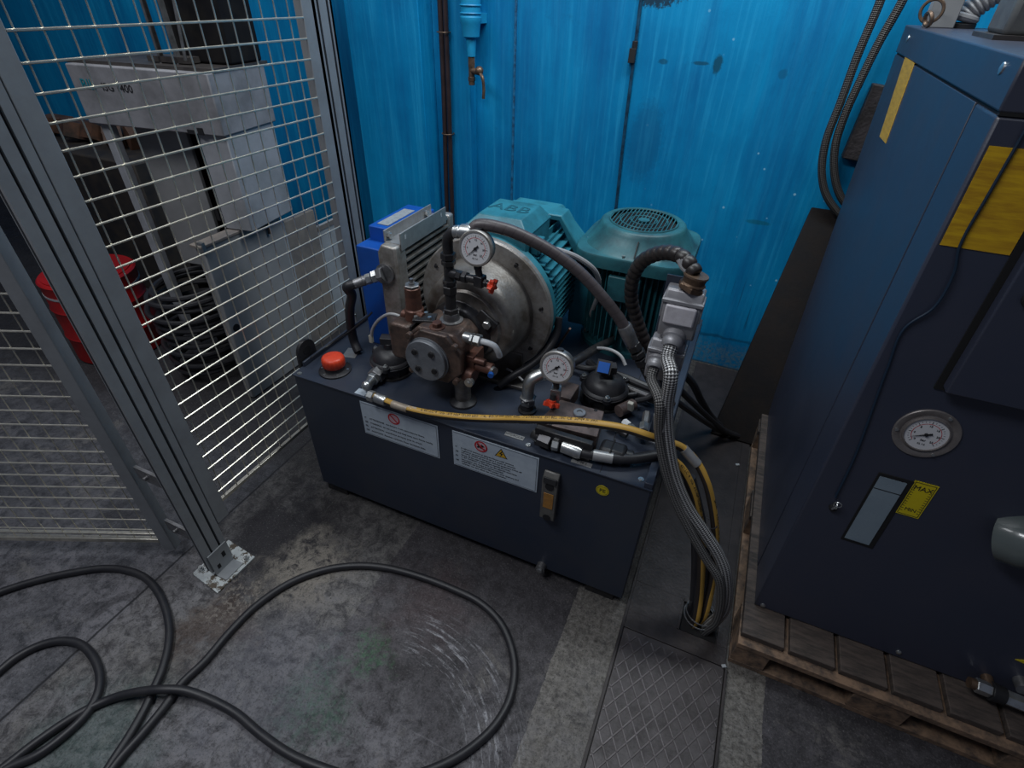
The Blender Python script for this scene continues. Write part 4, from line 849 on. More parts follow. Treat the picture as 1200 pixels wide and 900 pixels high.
# ================================================================== GAUGES
def rotz_to(n):
    n = Vector(n).normalized(); x = Vector((0, 0, 1)).cross(n).normalized(); x = x if True else x; up = n.cross(x); return x, up, n
def dial_marks(c, n, r, needle_ang, parent, redarc=True):
    """printed face, needle; n points at the viewer"""
    x, up, n = rotz_to(n); c = Vector(c)
    def P(a_, rr, h): return c + (x * math.cos(a_) + up * math.sin(a_)) * rr + n * h
    b = B(); b.cyl(c, c + n * .001, r, seg=48); dl = part(b, 'dial', 'dial', parent)
    b = B()
    for k in range(25):
        a_ = R(225 - 270 * k / 24); r0 = r * (.70 if k % 4 == 0 else .76); wv = (x * -math.sin(a_) + up * math.cos(a_)) * (.0007 if k % 4 == 0 else .0004)
        b.prism([P(a_, r0, .0012) - wv, P(a_, r0, .0012) + wv, P(a_, r * .84, .0012) + wv, P(a_, r * .84, .0012) - wv], n * .0002)
    for k, t_ in enumerate(('0', '4', '8', '12', '16', '20', '25')):
        a_ = R(225 - 45 * k); b.add_mesh(text_mesh(t_, r * .17, 'CENTER'), plane_m(P(a_, r * .56, .0014) - up * r * .06, x, up))
    b.add_mesh(text_mesh('bar', r * .20, 'CENTER'), plane_m(c - up * r * .45 + n * .0014, x, up))
    b.add_mesh(text_mesh('CL 1.6', r * .14, 'CENTER'), plane_m(c - up * r * .68 + n * .0014, x, up))
    part(b, 'scale_marks', 'ink', dl)
    if redarc:
        b = B(); N_ = 24; vs = []; fs = []
        for k in range(N_ + 1):
            a_ = R(225 - 270 * k / N_); vs += [P(a_, r * .66, .0013), P(a_, r * .69, .0013)]
        for k in range(N_): fs.append((2 * k, 2 * k + 1, 2 * k + 3, 2 * k + 2))
        b.faces(vs, fs); part(b, 'red_scale', 'redink', dl)
    a_ = needle_ang; s_ = (x * -math.sin(a_) + up * math.cos(a_))
    b = B(); b.prism([P(a_, r * .72, .003), P(a_, -r * .28, .003) + s_ * r * .06, P(a_, -r * .28, .003) - s_ * r * .06], n * .0006); b.cyl(c + n * .001, c + n * .005, r * .09, seg=16)
    part(b, 'needle', 'ink', parent)
def pressure_gauge(c, n, r, depth, label, stem_to, ang):
    c = Vector(c); x, up, n = rotz_to(n); g = thing('pressure_gauge', label, 'gauge', c - n * depth)
    b = B(); b.lathe(c - n * depth, n, [(0, r * .6), (.004, r * .93), (depth - .006, r * .95), (depth - .006, r * .93)], 48); part(b, 'case', 'steel', g)
    b = B(); b.lathe(c - n * .008, n, [(0, r * .95), (.001, r), (.007, r), (.010, r * .96), (.010, r * .86), (.004, r * .85)], 56); part(b, 'bezel', 'castalu', g)
    dial_marks(c - n * .001, n, r * .86, ang, g)
    b = B(); e = c - n * depth * .5 + up * r * .93; b.cyl(e, e + up * .006, .010); part(b, 'filling_plug', 'rubber', g)
    s0 = c - n * depth * .5 - up * r * .9; st = Vector(stem_to); m_ = s0.lerp(st, .35)
    b = B(); b.hexa(s0, m_, .013); b.hexa(m_, st, .010); part(b, 'stem', 'blksteel', g)
    return g
# upper gauge on the pump riser
YG = 1.205
gc = Y(557, 291.5, YG); g1n = Vector((.05, -1, .14)).normalized()
vb = Y(560, 331, YG + .005)
g1 = pressure_gauge(gc, g1n, .0500, .034, 'round glycerine pressure gauge above the brown pump, beside a red knob', (gc.x + .003, YG + .016, vb.z + .014), R(225))
rx = Y(527, 352, YG + .02).x; ry = YG + .025
ris = thing('riser_fitting', 'black threaded riser and elbow rising from the pump top to the thick hose', 'pipe fitting', (rx, ry, PZ + .09))
zt = vb.z
b = B(); b.lathe((rx, ry, PZ + .088), (0, 0, 1), [(0, .036), (.006, .036), (.008, .026), (.03, .024)], 28); part(b, 'base_flange', 'steel', ris)
b = B(); b.hexa((rx, ry, PZ + .115), (rx, ry, PZ + .135), .0245); b.cyl((rx, ry, PZ + .13), (rx, ry, zt - .06), .0165); b.hexa((rx, ry, zt - .066), (rx, ry, zt - .040), .0225); b.hexa((rx, ry, zt - .038), (rx, ry, zt - .022), .0205); part(b, 'lower_nut', 'blksteel', ris)
b = B(); b.cyl((rx, ry, zt - .024), (rx, ry, zt + .026), .0155); b.cyl((rx, ry, zt), (rx + .03, ry - .004, zt), .015); part(b, 'tee_body', 'blksteel', ris)
b = B(); b.hexa((rx, ry, zt + .024), (rx, ry, zt + .040), .021); b.hexa((rx, ry, zt + .042), (rx, ry, zt + .062), .0225); part(b, 'upper_nut', 'blksteel', ris)
eb = [(rx, ry, zt + .060), (rx, ry, zt + .090), (rx + .004, ry, zt + .108), (rx + .020, ry + .004, zt + .124)]
e2 = Y(545, 272, YG + .03)
b = B(); b.tube([*eb, tuple(Vector(eb[-1]).lerp(e2, .4))], .0155, 14); part(b, 'elbow', 'blksteel', ris)
ea = Vector(eb[-1]); ed = (e2 - ea).normalized()
b = B(); b.lathe(ea + ed * .002, ed, [(0, .0175), (.014, .0185), (.016, .0165), (.022, .0165), (.024, .022), (.05, .0225), (.056, .020)], 24); part(b, 'hose_ferrule', 'zinc', ris)
# gauge shut-off valve with red knob
va = thing('gauge_valve', 'black needle valve with orange red star knob under the upper gauge', 'valve', (vb.x, ry, vb.z))
b = B(); b.hexa((rx + .028, ry - .004, zt), (rx + .046, ry - .006, zt), .0155); b.hexa((rx + .048, ry - .006, zt), (rx + .064, ry - .007, zt), .0175); b.cyl((rx + .06, ry - .007, zt), (vb.x - .01, YG + .018, zt), .012); part(b, 'union_nut', 'blksteel', va)
b = B(); b.obox((vb.x, YG + .018, zt), .030, .028, .034, (0, 0, R(-8))); part(b, 'valve_body', 'blksteel', va, bevel=.003)
kx = Vector((1, -.10, -.12)).normalized(); k0 = Vector((vb.x + .014, YG + .016, zt - .002))
b = B(); b.cyl(k0, k0 + kx * .020, .009); b.hexa(k0, k0 + kx * .010, .012); part(b, 'spindle', 'blksteel', va)
def star(b, c, ax, r, h, n_=5):
    ax, a, u = basis(ax); c = Vector(c); pl = []
    for k in range(n_ * 6):
        an = 2 * math.pi * k / (n_ * 6); rr = r * (.78 + .28 * math.cos(n_ * an)); pl.append(c + (a * math.cos(an) + u * math.sin(an)) * rr)
    b.prism(pl, ax * h); b.cyl(c - ax * .006, c, r * .5)
    b.cyl(c + ax * h, c + ax * (h + .002), r * .4)
b = B(); star(b, k0 + kx * .022, kx, .022, .013); part(b, 'star_knob', 'redplastic', va, bevel=.002)

# ================================================================== VALVE BLOCK group
VB = thing('valve_block', 'brown drilled manifold plate block near the tank right front', 'valve block', (-.29, 1.22, TZ1))
zb = .668
c1 = Z(629, 494, zb); c2 = Z(700, 512, zb); c3 = Z(708, 482, zb); c4 = Z(664, 470, zb)
b = B(); b.prism([(c1.x, c1.y, TZ1), (c2.x, c2.y, TZ1), (c3.x, c3.y, TZ1), (c4.x - .02, c4.y, TZ1)], (0, 0, zb - TZ1)); blk = part(b, 'block', 'platebrown', VB, bevel=.002)
u1 = Z(644, 470, zb + .01); 
b = B(); b.obox((c4.x - .015, c4.y + .045, zb - .018), .055, .085, .055, (0, 0, R(-2))); part(b, 'rear_plate', 'platebrown', VB, bevel=.002)
w_ = Z(679, 485, zb); b = B(); b.lathe((w_.x, w_.y, zb), (0, 0, 1), [(0, .0195), (.006, .0195), (.008, .018), (.008, .009), (.004, .0085)], 28); part(b, 'ring_plug', 'coverplate', VB, label='pale ring shaped plug')
for (px, py) in ((636, 488), (698, 481), (645, 497), (690, 500)):
    q = Z(px, py, zb); b = B(); b.cyl((q.x, q.y, zb), (q.x, q.y, zb + .0008), .006, seg=14); part(b, 'drilled_hole', 'ink', VB)
b = B(); b.box(c1.x + .004, c2.x - .004, min(c1.y, c2.y) - .024, min(c1.y, c2.y) - .003, TZ1, zb - .004); part(b, 'front_body', 'blksteel', VB, bevel=.003)
b = B(); b.box(c2.x + .012, c2.x + .090, c2.y - .020, c2.y + .035, TZ1, TZ1 + .050); part(b, 'solenoid_body', 'rubber', VB, bevel=.012)
b = B(); b.cyl((c2.x + .09, c2.y + .008, TZ1 + .027), (c2.x + .108, c2.y + .008, TZ1 + .027), .020); part(b, 'solenoid_cap', 'rubber', VB)
b = B(); b.box(c2.x + .045, c2.x + .049, c2.y - .0213, c2.y + .036, TZ1 + .006, TZ1 + .0508); part(b, 'solenoid_seam', 'darkgap', VB)
# second gauge
YG2 = 1.20
gc2 = Y(652, 431, YG2)
vk = Y(645, 478, YG2 - .02)
g2 = pressure_gauge(gc2, Vector((.02, -1, .16)), .0510, .036, 'lower pressure gauge with white dial standing beside the blue tagged filter', (gc2.x + .002, YG2 + .012, gc2.z - .085), R(222))
va2 = thing('gauge_valve', 'needle valve with orange red star knob on the brown manifold plate', 'valve', (gc2.x, YG2, zb))
b = B(); b.obox((gc2.x + .002, YG2 + .012, gc2.z - .098), .030, .030, .036, (0, 0, R(10))); b.hexa((gc2.x + .002, YG2 + .012, zb - .002), (gc2.x + .002, YG2 + .012, gc2.z - .114), .013); part(b, 'valve_body', 'steel', va2, bevel=.003)
k0 = Vector((gc2.x, YG2 - .003, gc2.z - .098)); kd = (Vector(vk) - k0).normalized()
b = B(); b.cyl(k0, k0 + kd * .022, .009); part(b, 'spindle', 'blksteel', va2)
b = B(); star(b, k0 + kd * .022, kd, .025, .014); part(b, 'star_knob', 'redplastic', va2, bevel=.002)
# silver elbow left of the gauge
q = Z(615, 485, TZ1); ef = thing('elbow_fitting', 'bright zinc elbow fitting standing left of the lower gauge', 'pipe fitting', (q.x, q.y + .02, TZ1))
ex, ey = q.x, q.y + .02; zz = Y(618, 452, ey).z
b = B(); b.lathe((ex, ey, TZ1), (0, 0, 1), [(0, .030), (.008, .030), (.010, .022), (.03, .020)], 24); part(b, 'base_socket', 'blksteel', ef)
b = B(); b.hexa((ex, ey, TZ1 + .028), (ex, ey, TZ1 + .048), .0245); b.hexa((ex, ey, TZ1 + .050), (ex, ey, TZ1 + .058), .028); part(b, 'lower_nut', 'steel', ef)
b = B(); b.tube([(ex, ey, TZ1 + .055), (ex, ey, zz - .01), (ex + .004, ey + .006, zz + .018), (ex + .022, ey + .020, zz + .034), (ex + .034, ey + .028, zz + .040)], .0195, 16); part(b, 'bent_elbow', 'zinc', ef)
b = B(); b.hexa((ex + .032, ey + .026, zz + .039), (ex + .052, ey + .04, zz + .048), .0235); b.cyl((ex + .05, ey + .038, zz + .047), (ex + .085, ey + .06, zz + .055), .020); part(b, 'upper_nut', 'zinc', ef)
# pipe from the elbow running back under the bell
b = B(); b.tube([(ex + .08, ey + .057, zz + .054), (ex + .11, 1.36, zz + .055), (ex + .14, 1.50, zz + .03), (ex + .16, 1.7, TZ1 + .06), (ex + .17, 1.85, TZ1 + .02)], .015, 12); tag(part(b, 'rigid_pipe', 'blksteel'), 'dark rigid pipe running back from the zinc elbow between the two motors', 'pipe')
# dark clutter of flange fittings around the right filter
def fitting(nm, pts_sz, lab, mats):
    f = thing(nm, lab, 'pipe fitting', pts_sz[0][0])
    for i, (p, q_, r, hexy) in enumerate(pts_sz):
        b = B(); (b.hexa if hexy else b.cyl)(p, q_, r); part(b, 'nut' if hexy else 'sleeve', mats[i % len(mats)], f)
    return f
zt2 = TZ1 + .045
def L(px, py, z=zt2): return Z(px, py, z)
fitting('hose_fitting', [(L(731, 494), L(737, 499), .012, 1), (L(738, 500), L(744, 506), .013, 1), (L(745, 507), L(756, 511), .010, 0)], 'small bright zinc hose end angled beside the manifold plate', ['whiteplastic', 'zinc', 'steel'])
fitting('tee_fitting', [(L(758, 484), L(756, 497), .012, 1), (L(755, 497), L(754, 505), .015, 1), (L(746, 508), L(762, 512), .014, 0), (L(762, 513), L(772, 517), .0145, 1)], 'small zinc tee fitting beside the braided hoses', ['steel', 'zinc', 'steel', 'whiteplastic'])
b = B(); p = L(739, 476, TZ1 + .07); b.obox(p, .018, .012, .040, (R(20), 0, R(-10))); o = part(b, 'connector_plug', mat('beige_connector', (.42, .41, .36), .45), bevel=.002); tag(o, 'small beige connector plug behind the manifold plate', 'plug')
b = B(); p = L(725, 482, TZ1 + .03); b.cyl(p, L(742, 474, TZ1 + .03), .020); o = part(b, 'pipe_coupling', 'platebrown'); tag(o, 'short brown pipe coupling right of the blue tagged filter', 'pipe fitting')
for i, (pa, pb2, r, lab) in enumerate((((690, 470), (745, 462), .010, 'dark pipe stub behind the beige connector plug'), ((735, 455), (772, 470), .016, 'black pipe lying behind the braided hoses on the tank'))):
    b = B(); b.cyl(L(*pa, TZ1 + .03), L(*pb2, TZ1 + .03), r); tag(part(b, 'pipe_stub', 'blksteel'), lab, 'pipe')
# black hose with silver ferrule along the front right edge
hf = thing('return_hose', 'black hose with silver crimped ferrule along the tank front right edge', 'hose', Z(640, 522, TZ1 + .02))
zf = TZ1 + .030
b = B(); b.hexa(Z(632, 513, zf), Z(646, 519, zf), .022); b.cyl(Z(626, 508, zf), Z(634, 514, zf), .018); part(b, 'end_fitting', 'blksteel', hf)
b = B(); b.hexa(Z(647, 520, zf), Z(655, 522, zf), .0185); part(b, 'swivel_nut', 'zinc', hf)
b = B(); b.lathe(Z(659, 522.5, zf), Z(679, 530, zf) - Z(659, 522.5, zf), [(0, .013), (.002, .020), (.050, .0205), (.062, .0175)], 24); part(b, 'ferrule', 'zinc', hf)
b = B(); b.tube([Z(676, 529, zf), Z(695, 533, zf), Z(720, 537, zf), Z(745, 537, zf), Z(765, 534, zf), Z(775, 533, zf)], .0155, 14); part(b, 'hose', 'rubber', hf)
b = B(); b.cyl(Z(695, 533, zf), Z(718, 537, zf), .0168); part(b, 'paper_band', 'silverlbl', hf)
b = B(); b.ring(Z(668, 515, zf + .01), (.3, 1, .1), .014, .0015); part(b, 'lock_ring', 'zinc', hf)

# ================================================================== VERTICAL MOTOR
VX, VY = -.293, 1.845
vm = thing('electric_motor', 'green teal motor standing upright with round slotted fan grille on top', 'electric motor', (VX, VY, TZ1))
b = B(); b.lathe((VX, VY, TZ1), (0, 0, 1), [(0, .17), (.018, .17), (.02, .15), (.05, .148), (.38, .148)], 48); part(b, 'frame', 'teal2', vm)
b = B()
for k in range(48):
    a_ = 2 * math.pi * k / 48; b.obox((VX + .158 * math.cos(a_), VY + .158 * math.sin(a_), TZ1 + .205), .038, .0034, .30, (0, 0, a_))
part(b, 'cooling_fins', 'teal2', vm)
vs = []; fs = []; S = 64
def sq(a_, r, k): # rounded square to circle blend
    c_, s_ = abs(math.cos(a_)), abs(math.sin(a_)); n_ = 2 + k; return r / ((c_ ** n_ + s_ ** n_) ** (1 / n_))
prof = [(.352, .198, 3.0), (.390, .200, 3.0), (.396, .197, 3.0), (.400, .185, .6), (.452, .150, 0), (.462, .146, 0), (.468, .138, 0), (.468, .118, 0), (.464, .116, 0)]
for (z, r, k_) in prof:
    for k in range(S): a_ = 2 * math.pi * k / S; rr = sq(a_ + R(0), r, k_); vs.append((VX + rr * math.cos(a_), VY + rr * math.sin(a_), TZ1 + z))
for i in range(len(prof) - 1):
    for k in range(S): j = (k + 1) % S; fs.append((i * S + k, i * S + j, (i + 1) * S + j, (i + 1) * S + k))
fs.append(tuple(range(S))[::-1]); b = B(); b.faces(vs, fs); cw = part(b, 'fan_cowl', 'teal2', vm, smooth=40)
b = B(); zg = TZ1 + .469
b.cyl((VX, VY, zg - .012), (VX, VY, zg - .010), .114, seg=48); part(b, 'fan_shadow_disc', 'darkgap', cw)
b = B(); b.ring((VX, VY, zg), (0, 0, 1), .117, .0035, 56, 6); b.ring((VX, VY, zg), (0, 0, 1), .045, .0022, 40, 6); b.ring((VX, VY, zg), (0, 0, 1), .082, .0022, 48, 6)
for k in range(-9, 10):
    x = k * .0125; h_ = math.sqrt(max(0, .116 ** 2 - x * x)); b.box(VX + x - .0016, VX + x + .0016, VY - h_, VY + h_, zg - .002, zg + .001)
b.cyl((VX, VY, zg - .003), (VX, VY, zg + .0018), .020, seg=24)
part(b, 'fan_grille', 'teal2', cw, smooth=30)
for a_ in (R(205), R(330), R(265)):
    b = B(); b.cyl((VX + .185 * math.cos(a_), VY + .185 * math.sin(a_), TZ1 + .396), (VX + .185 * math.cos(a_), VY + .185 * math.sin(a_), TZ1 + .406), .006, seg=12); part(b, 'cowl_screw', 'zinc', cw)
b = B(); b.obox((VX + .02, VY - .172, TZ1 + .427), .0035, .004, .055, (R(-35), 0, 0)); part(b, 'cowl_notch', 'ink', cw)
b = B(); b.box(VX - .055, VX + .055, VY - .195, VY - .13, TZ1 + .24, TZ1 + .33); part(b, 'name_plate_boss', 'teal2', vm, bevel=.004)
b = B(); b.box(VX - .21, VX - .12, VY - .10, VY + .05, TZ1 + .06, TZ1 + .26); part(b, 'terminal_box', 'teal', vm, bevel=.006)
b = B(); b.box(VX + .13, VX + .21, VY - .15, VY + .02, TZ1 + .10, TZ1 + .27); part(b, 'terminal_box', 'teal', vm, bevel=.006)

# ================================================================== CONNECTOR BRACKET
BY = 1.28
bk = thing('connector_bracket', 'upright dark blue plate at the tank right end carrying grey metal connectors', 'bracket', (-.10, BY, TZ1))
b = B(); b.box(-.122, -.038, BY, BY + .006, .92, 1.135); b.box(-.075, -.038, BY, BY + .006, TZ1, .925); b.box(-.043, -.038, BY, BY + .05, TZ1, 1.135); part(b, 'bracket_plate', 'tank', bk, bevel=.001)
for zz in (.86, .93, .99, .78):
    b = B(); b.cyl((-.0385, BY + .012, zz), (-.035, BY + .012, zz), .005, seg=12); part(b, 'bracket_screw', 'zinc', bk)
def hood(x, z0, z1, lab, top_gland, w2=.046):
    h = thing('cable_connector', lab, 'connector', (x, BY - .03, z0))
    b = B(); b.prism([(x - w2, BY, z0), (x - w2, BY - .045, z0 + .01), (x - w2, BY - .055, z0 + .045), (x - w2, BY - .055, z1 - .03), (x - w2, BY - .038, z1), (x - w2, BY, z1)], (2 * w2, 0, 0)); part(b, 'hood', 'greyplastic', h, bevel=.005)
    if top_gland: b = B(); b.box(x - w2 + .008, x + w2 - .008, BY - .0640, BY - .054, z0 + .055, z1 - .032); part(b, 'locking_lever', 'greypale', h, label='pale locking lever', bevel=.006)
    b = B(); b.box(x - w2 - .004, x - w2 + .001, BY - .052, BY - .006, z1 - .075, z1 - .018); b.box(x + w2 - .001, x + w2 + .004, BY - .052, BY - .006, z1 - .075, z1 - .018); b.box(x - w2 - .004, x + w2 + .004, BY - .060, BY - .048, z1 - .030, z1 - .020); part(b, 'latch_clip', 'greyplastic', h, bevel=.002)
    if top_gland:
        b = B(); b.hexa((x + .006, BY - .024, z1 - .002), (x + .010, BY - .022, z1 + .012), .034); b.lathe((x + .010, BY - .022, z1 + .010), (.12, .05, 1), [(0, .028), (.006, .031), (.010, .027), (.020, .028), (.026, .031), (.030, .030)], 28); part(b, 'top_gland', 'brass', h)
    return h
pU = Y(797, 368, BY - .055); xU = pU.x
h1 = hood(xU, pU.z - .085, pU.z + .055, 'upper grey metal plug connector with pale lever and brass top gland', True)
UZ = pU.z + .055
gp = Y(788, 401, BY - .06)
gv = Vector((0, -.85, -.5)).normalized(); g0 = Vector((gp.x, BY - .050, gp.z + .01))
b = B(); b.lathe(g0 - gv * .01, gv, [(0, .029), (.014, .029), (.018, .025), (.024, .027), (.034, .026), (.042, .020)], 28); part(b, 'front_gland', 'greyplastic', h1)
pL = Y(770, 425, BY - .05); h2 = hood(xU - .012, pU.z - .225, pU.z - .092, 'lower darker plug connector half hidden by the steel braided hoses', False, .044)
g1_ = Vector((xU - .030, BY - .046, pU.z - .150))
b = B(); b.lathe(g1_ - gv * .01, gv, [(0, .026), (.014, .026), (.018, .022), (.024, .024), (.034, .023), (.040, .018)], 28); part(b, 'front_gland', 'greyplastic', h2)
# corrugated black conduit arching from the top gland down behind
gT = Vector((xU + .012, BY - .021, UZ + .04))
pts = [gT, Y(803, 304, BY + .00), Y(790, 297, BY + .02), Y(772, 297, BY + .05), Y(752, 307, BY + .08), Y(742, 325, BY + .10), Y(740, 350, BY + .12), Y(748, 380, BY + .14), Y(758, 405, BY + .15), Y(768, 425, BY + .16), Y(776, 450, BY + .17), Z(785, 475, TZ1 + .02)]
b = B(); b.tube(pts, .0185, 16, n=26, rf=lambda s: .0165 + .0035 * abs(math.sin(s * math.pi / .022)) ** .5); tag(part(b, 'corrugated_conduit', mat('brownish_black_conduit', (.035, .028, .027), .34, 0, (.012, .011, .011), 25, .7), smooth=60), 'black corrugated conduit arching from the upper connector brass gland', 'conduit')
b = B()
for k in range(3): b.tube([gT + Vector((-.010 + .010 * k, -.006, -.012)), Y(806 - 3 * k, 314, BY - .018), Y(801 - 3 * k, 304, BY - .012)], .006, 8)
tag(part(b, 'wire_bundle', 'cable'), 'bundle of grey cores entering the brass gland', 'wire')
# braided hoses from the two front glands into the trench hole
HX, HY = .235, 1.13
def br_pts(px_list, y0, y1):
    n_ = len(px_list) - 1; return [Y(px, py, y0 + (y1 - y0) * (i / n_)) for i, (px, py) in enumerate(px_list)]
e0 = g0 + gv * .03
b = B(); b.tube([e0, e0 + gv * .025 + Vector((0, 0, -.01))] + br_pts([(786, 438), (781, 480), (783, 520), (791, 560), (806, 595), (826, 625), (842, 650), (850, 672)], 1.14, 1.09) + [Vector((.285, 1.11, .14)), Vector((.265, 1.12, .002))], .0180, 16, n=12)
tag(part(b, 'braided_hose', 'braid'), 'brighter steel braided hose from the upper connector front gland to the floor hole', 'hose', 'steel braided hoses')
e0 = g1_ + gv * .03
b = B(); b.tube([e0, e0 + gv * .02 + Vector((0, 0, -.01))] + br_pts([(773, 470), (773, 510), (779, 545), (791, 585), (808, 620), (828, 655), (843, 680)], 1.125, 1.07) + [Vector((.275, 1.09, .10)), Vector((.26, 1.10, .002))], .0140, 16, n=12)
bh = part(b, 'braided_hose', 'braiddark'); tag(bh, 'duller steel braided hose from the lower connector, with a small grey sleeve label', 'hose', 'steel braided hoses')
s0, s1 = Y(773.5, 486, 1.123), Y(773.5, 503, 1.120); b = B(); b.cyl(s0, s1, .0165); part(b, 'sleeve_label', 'silverlbl', bh)

# ================================================================== THICK WRAPPED HOSE
th = thing('pressure_hose', 'thick dark wrapped hose curving over both motors from the pump to the tank', 'hose', (-.4, 1.3, 1.0))
eE = ea + ed * .050
pts = [eE, Y(560, 264, 1.245), Y(590, 268, 1.26), Y(620, 280, 1.28), Y(650, 297, 1.30), Y(680, 320, 1.32), Y(705, 347, 1.335), Y(725, 372, 1.35), Y(732, 384, 1.355)]
b = B(); b.tube(pts, .0168, 18, n=12); part(b, 'hose', 'wrap', th)
a1, a2, a3, a4 = Y(731, 381, 1.355), Y(741, 403, 1.365), Y(755, 427, 1.375), Y(776, 470, 1.40)
b = B(); b.lathe(a1, a2 - a1, [(0, .019), (.004, .0215), ((a2 - a1).length * .45, .0215), ((a2 - a1).length, .0195)], 24); part(b, 'ferrule', 'steel', th)
b = B(); b.hexa(a2, a2.lerp(a3, .3), .022); b.hexa(a2.lerp(a3, .36), a2.lerp(a3, .60), .0235); b.hexa(a2.lerp(a3, .66), a3, .022); part(b, 'union_nut', 'blksteel', th)
b = B(); b.cyl(a3, a4, .0185); part(b, 'end_pipe', 'blksteel', th)
b = B(); b.cyl(a4, (a4.x + .005, a4.y + .01, TZ1), .02); part(b, 'tank_connection', 'blksteel', th)

# ================================================================== YELLOW HOSES
yh = thing('yellow_striped_hose', 'black hose with printed yellow stripe along the tank front edge to the trench hole', 'hose', (-.6, 1.12, .62))
st0 = Z(430, 462, TZ1 + .030)
pts = [Z(437, 464, TZ1 + .030), Z(447, 468, TZ1 + .031), Z(470, 477, TZ1 + .033), Z(500, 484, TZ1 + .036), Z(540, 489, TZ1 + .048), Y(580, 491, 1.100), Y(620, 492, 1.092), Y(660, 493, 1.092), Y(700, 497, 1.098), Y(735, 503, 1.105), Y(760, 511, 1.115), Y(781, 518, 1.165), Y(798, 524, 1.18), Y(815, 540, 1.18), Y(827, 563, 1.17), Y(834, 590, 1.165), Y(838, 620, 1.16), Y(838, 650, 1.155), Y(833, 690, 1.15), Vector((.245, 1.13, .06)), Vector((.24, 1.13, .002))]
b = B(); b.tube(pts, .0118, 16, n=10, up=(0.3, -.12, 1)); FR, LS = b.fr, b.Ls; yp = part(b, 'hose', 'yellowhose', yh)
acc = LS
text_on_tube('P 451TC-4  WP 19,0 MPa (2750 PSI)  1/4"  8,5/16 mm (EXC MG711) PARFORT  EN 857 1SC CE  Made in Italy', .0125, FR, LS, .190, 'printed_text', 'ink', yp, rad=.0118)
text_on_tube('Parker', .0150, FR, LS, .135, 'maker_lettering', 'whiteplastic', yp, rad=.0120)
b = B(); q0_, q1_ = Z(432, 463, TZ1 + .030), Z(447, 468, TZ1 + .031)
b.hexa(q0_, q0_.lerp(q1_, .45), .0185); part(b, 'swivel_nut', 'zinc', yh)
b = B(); qa, qb = Z(440, 465.5, TZ1 + .030), Z(452, 470, TZ1 + .032); b.lathe(qa, qb - qa, [(0, .013), (.003, .0165), (.040, .017), (.046, .014)], 20); part(b, 'ferrule', 'zinc', yh)
qa, qb = Z(460, 473.5, TZ1 + .0325), Z(478, 479.5, TZ1 + .0338); b = B(); b.cyl(qa, qb, .0125); part(b, 'paper_band', mat('worn_silver_band', (.42, .36, .29), .4, .3, (.22, .17, .13), 40, .7), yh, label='worn silver band')
text_on_tube('Parker     P 451TC-4  WP 19,0 MPa (2750 PSI)', .0125, FR, LS, 1.22, 'printed_text', 'ink', yp, rad=.0118)
qa, qb = Y(801, 526, 1.18), Y(817, 544, 1.178); b = B(); b.cyl(qa, qb, .0145); part(b, 'paper_band', 'silverlbl', yh, label='silver band')
pts = [Z(773, 533, zf), Y(785, 537, 1.15), Y(798, 548, 1.15), Y(811, 572, 1.15), Y(818, 600, 1.15), Y(822, 630, 1.145), Y(822, 660, 1.14), Y(820, 700, 1.135), Vector((.222, 1.11, .05)), Vector((.222, 1.11, .002))]
b = B(); b.tube(pts, .0125, 16, n=10, up=(.75, -.5, .4)); F2, L2 = b.fr, b.Ls; y2p = part(b, 'striped_length', 'yellowhose', hf, label='length with printed yellow stripe')
text_on_tube('P 451TC-4  WP 19,0 MPa (2750 PSI)  1/4"  EN 857 1SC CE', .0125, F2, L2, .08, 'printed_text', 'ink', y2p, rad=.0125)
b = B(); b.ring(Y(826, 612, 1.15), (0, .4, 1), .034, .0018, 32, 6); tag(part(b, 'cable_tie', 'rubber'), 'black cable tie holding the two yellow striped hoses together', 'tie')
# black conduit bundle in the hole
for i, (lst, r, lab) in enumerate(([([(806, 560), (814, 590), (820, 620), (824, 660), (820, 700)], .022, 'thick black conduit dropping into the trench hole'),
                                    ([(800, 575), (812, 610), (815, 650), (813, 700)], .013, 'thin black hose at the left of the bundle in the trench hole')])):
    b = B(); b.tube(br_pts(lst, 1.19, 1.15) + [Vector((.225 - .02 * i, 1.15, .04)), Vector((.225 - .02 * i, 1.15, .002))], r, 14); tag(part(b, 'black_hose', 'rubber'), lab, 'hose')
b = B(); b.ring((.232, 1.132, .035), (0.05, 0, 1), .050, .0022, 36, 6); b.ring((.232, 1.132, .055), (0.1, 0.05, 1), .048, .0022, 36, 6); tag(part(b, 'cable_tie', 'steel'), 'wire tie looped around the hoses at the trench hole', 'tie')
# black hoses beside the tank going back under the plank
for i, (lst, r, lab) in enumerate(([([(800, 437, .50), (812, 450, .40), (822, 470, .25), (835, 490, .10), (850, 505, .02)], .016, 'upper black cable looping off the tank right end'),
                                    ([(795, 455, .50), (810, 470, .38), (828, 487, .22), (850, 505, .08), (868, 512, .02)], .013, 'middle black cable looping off the tank right end'),
                                    ([(792, 470, .50), (806, 480, .40), (826, 494, .22), (845, 505, .06), (858, 508, .02)], .012, 'lower black cable looping off the tank right end')])):
    b = B(); b.tube([Z(x, y, z) for x, y, z in lst], r, 10); tag(part(b, 'black_cable', 'rubber'), lab, 'cable')

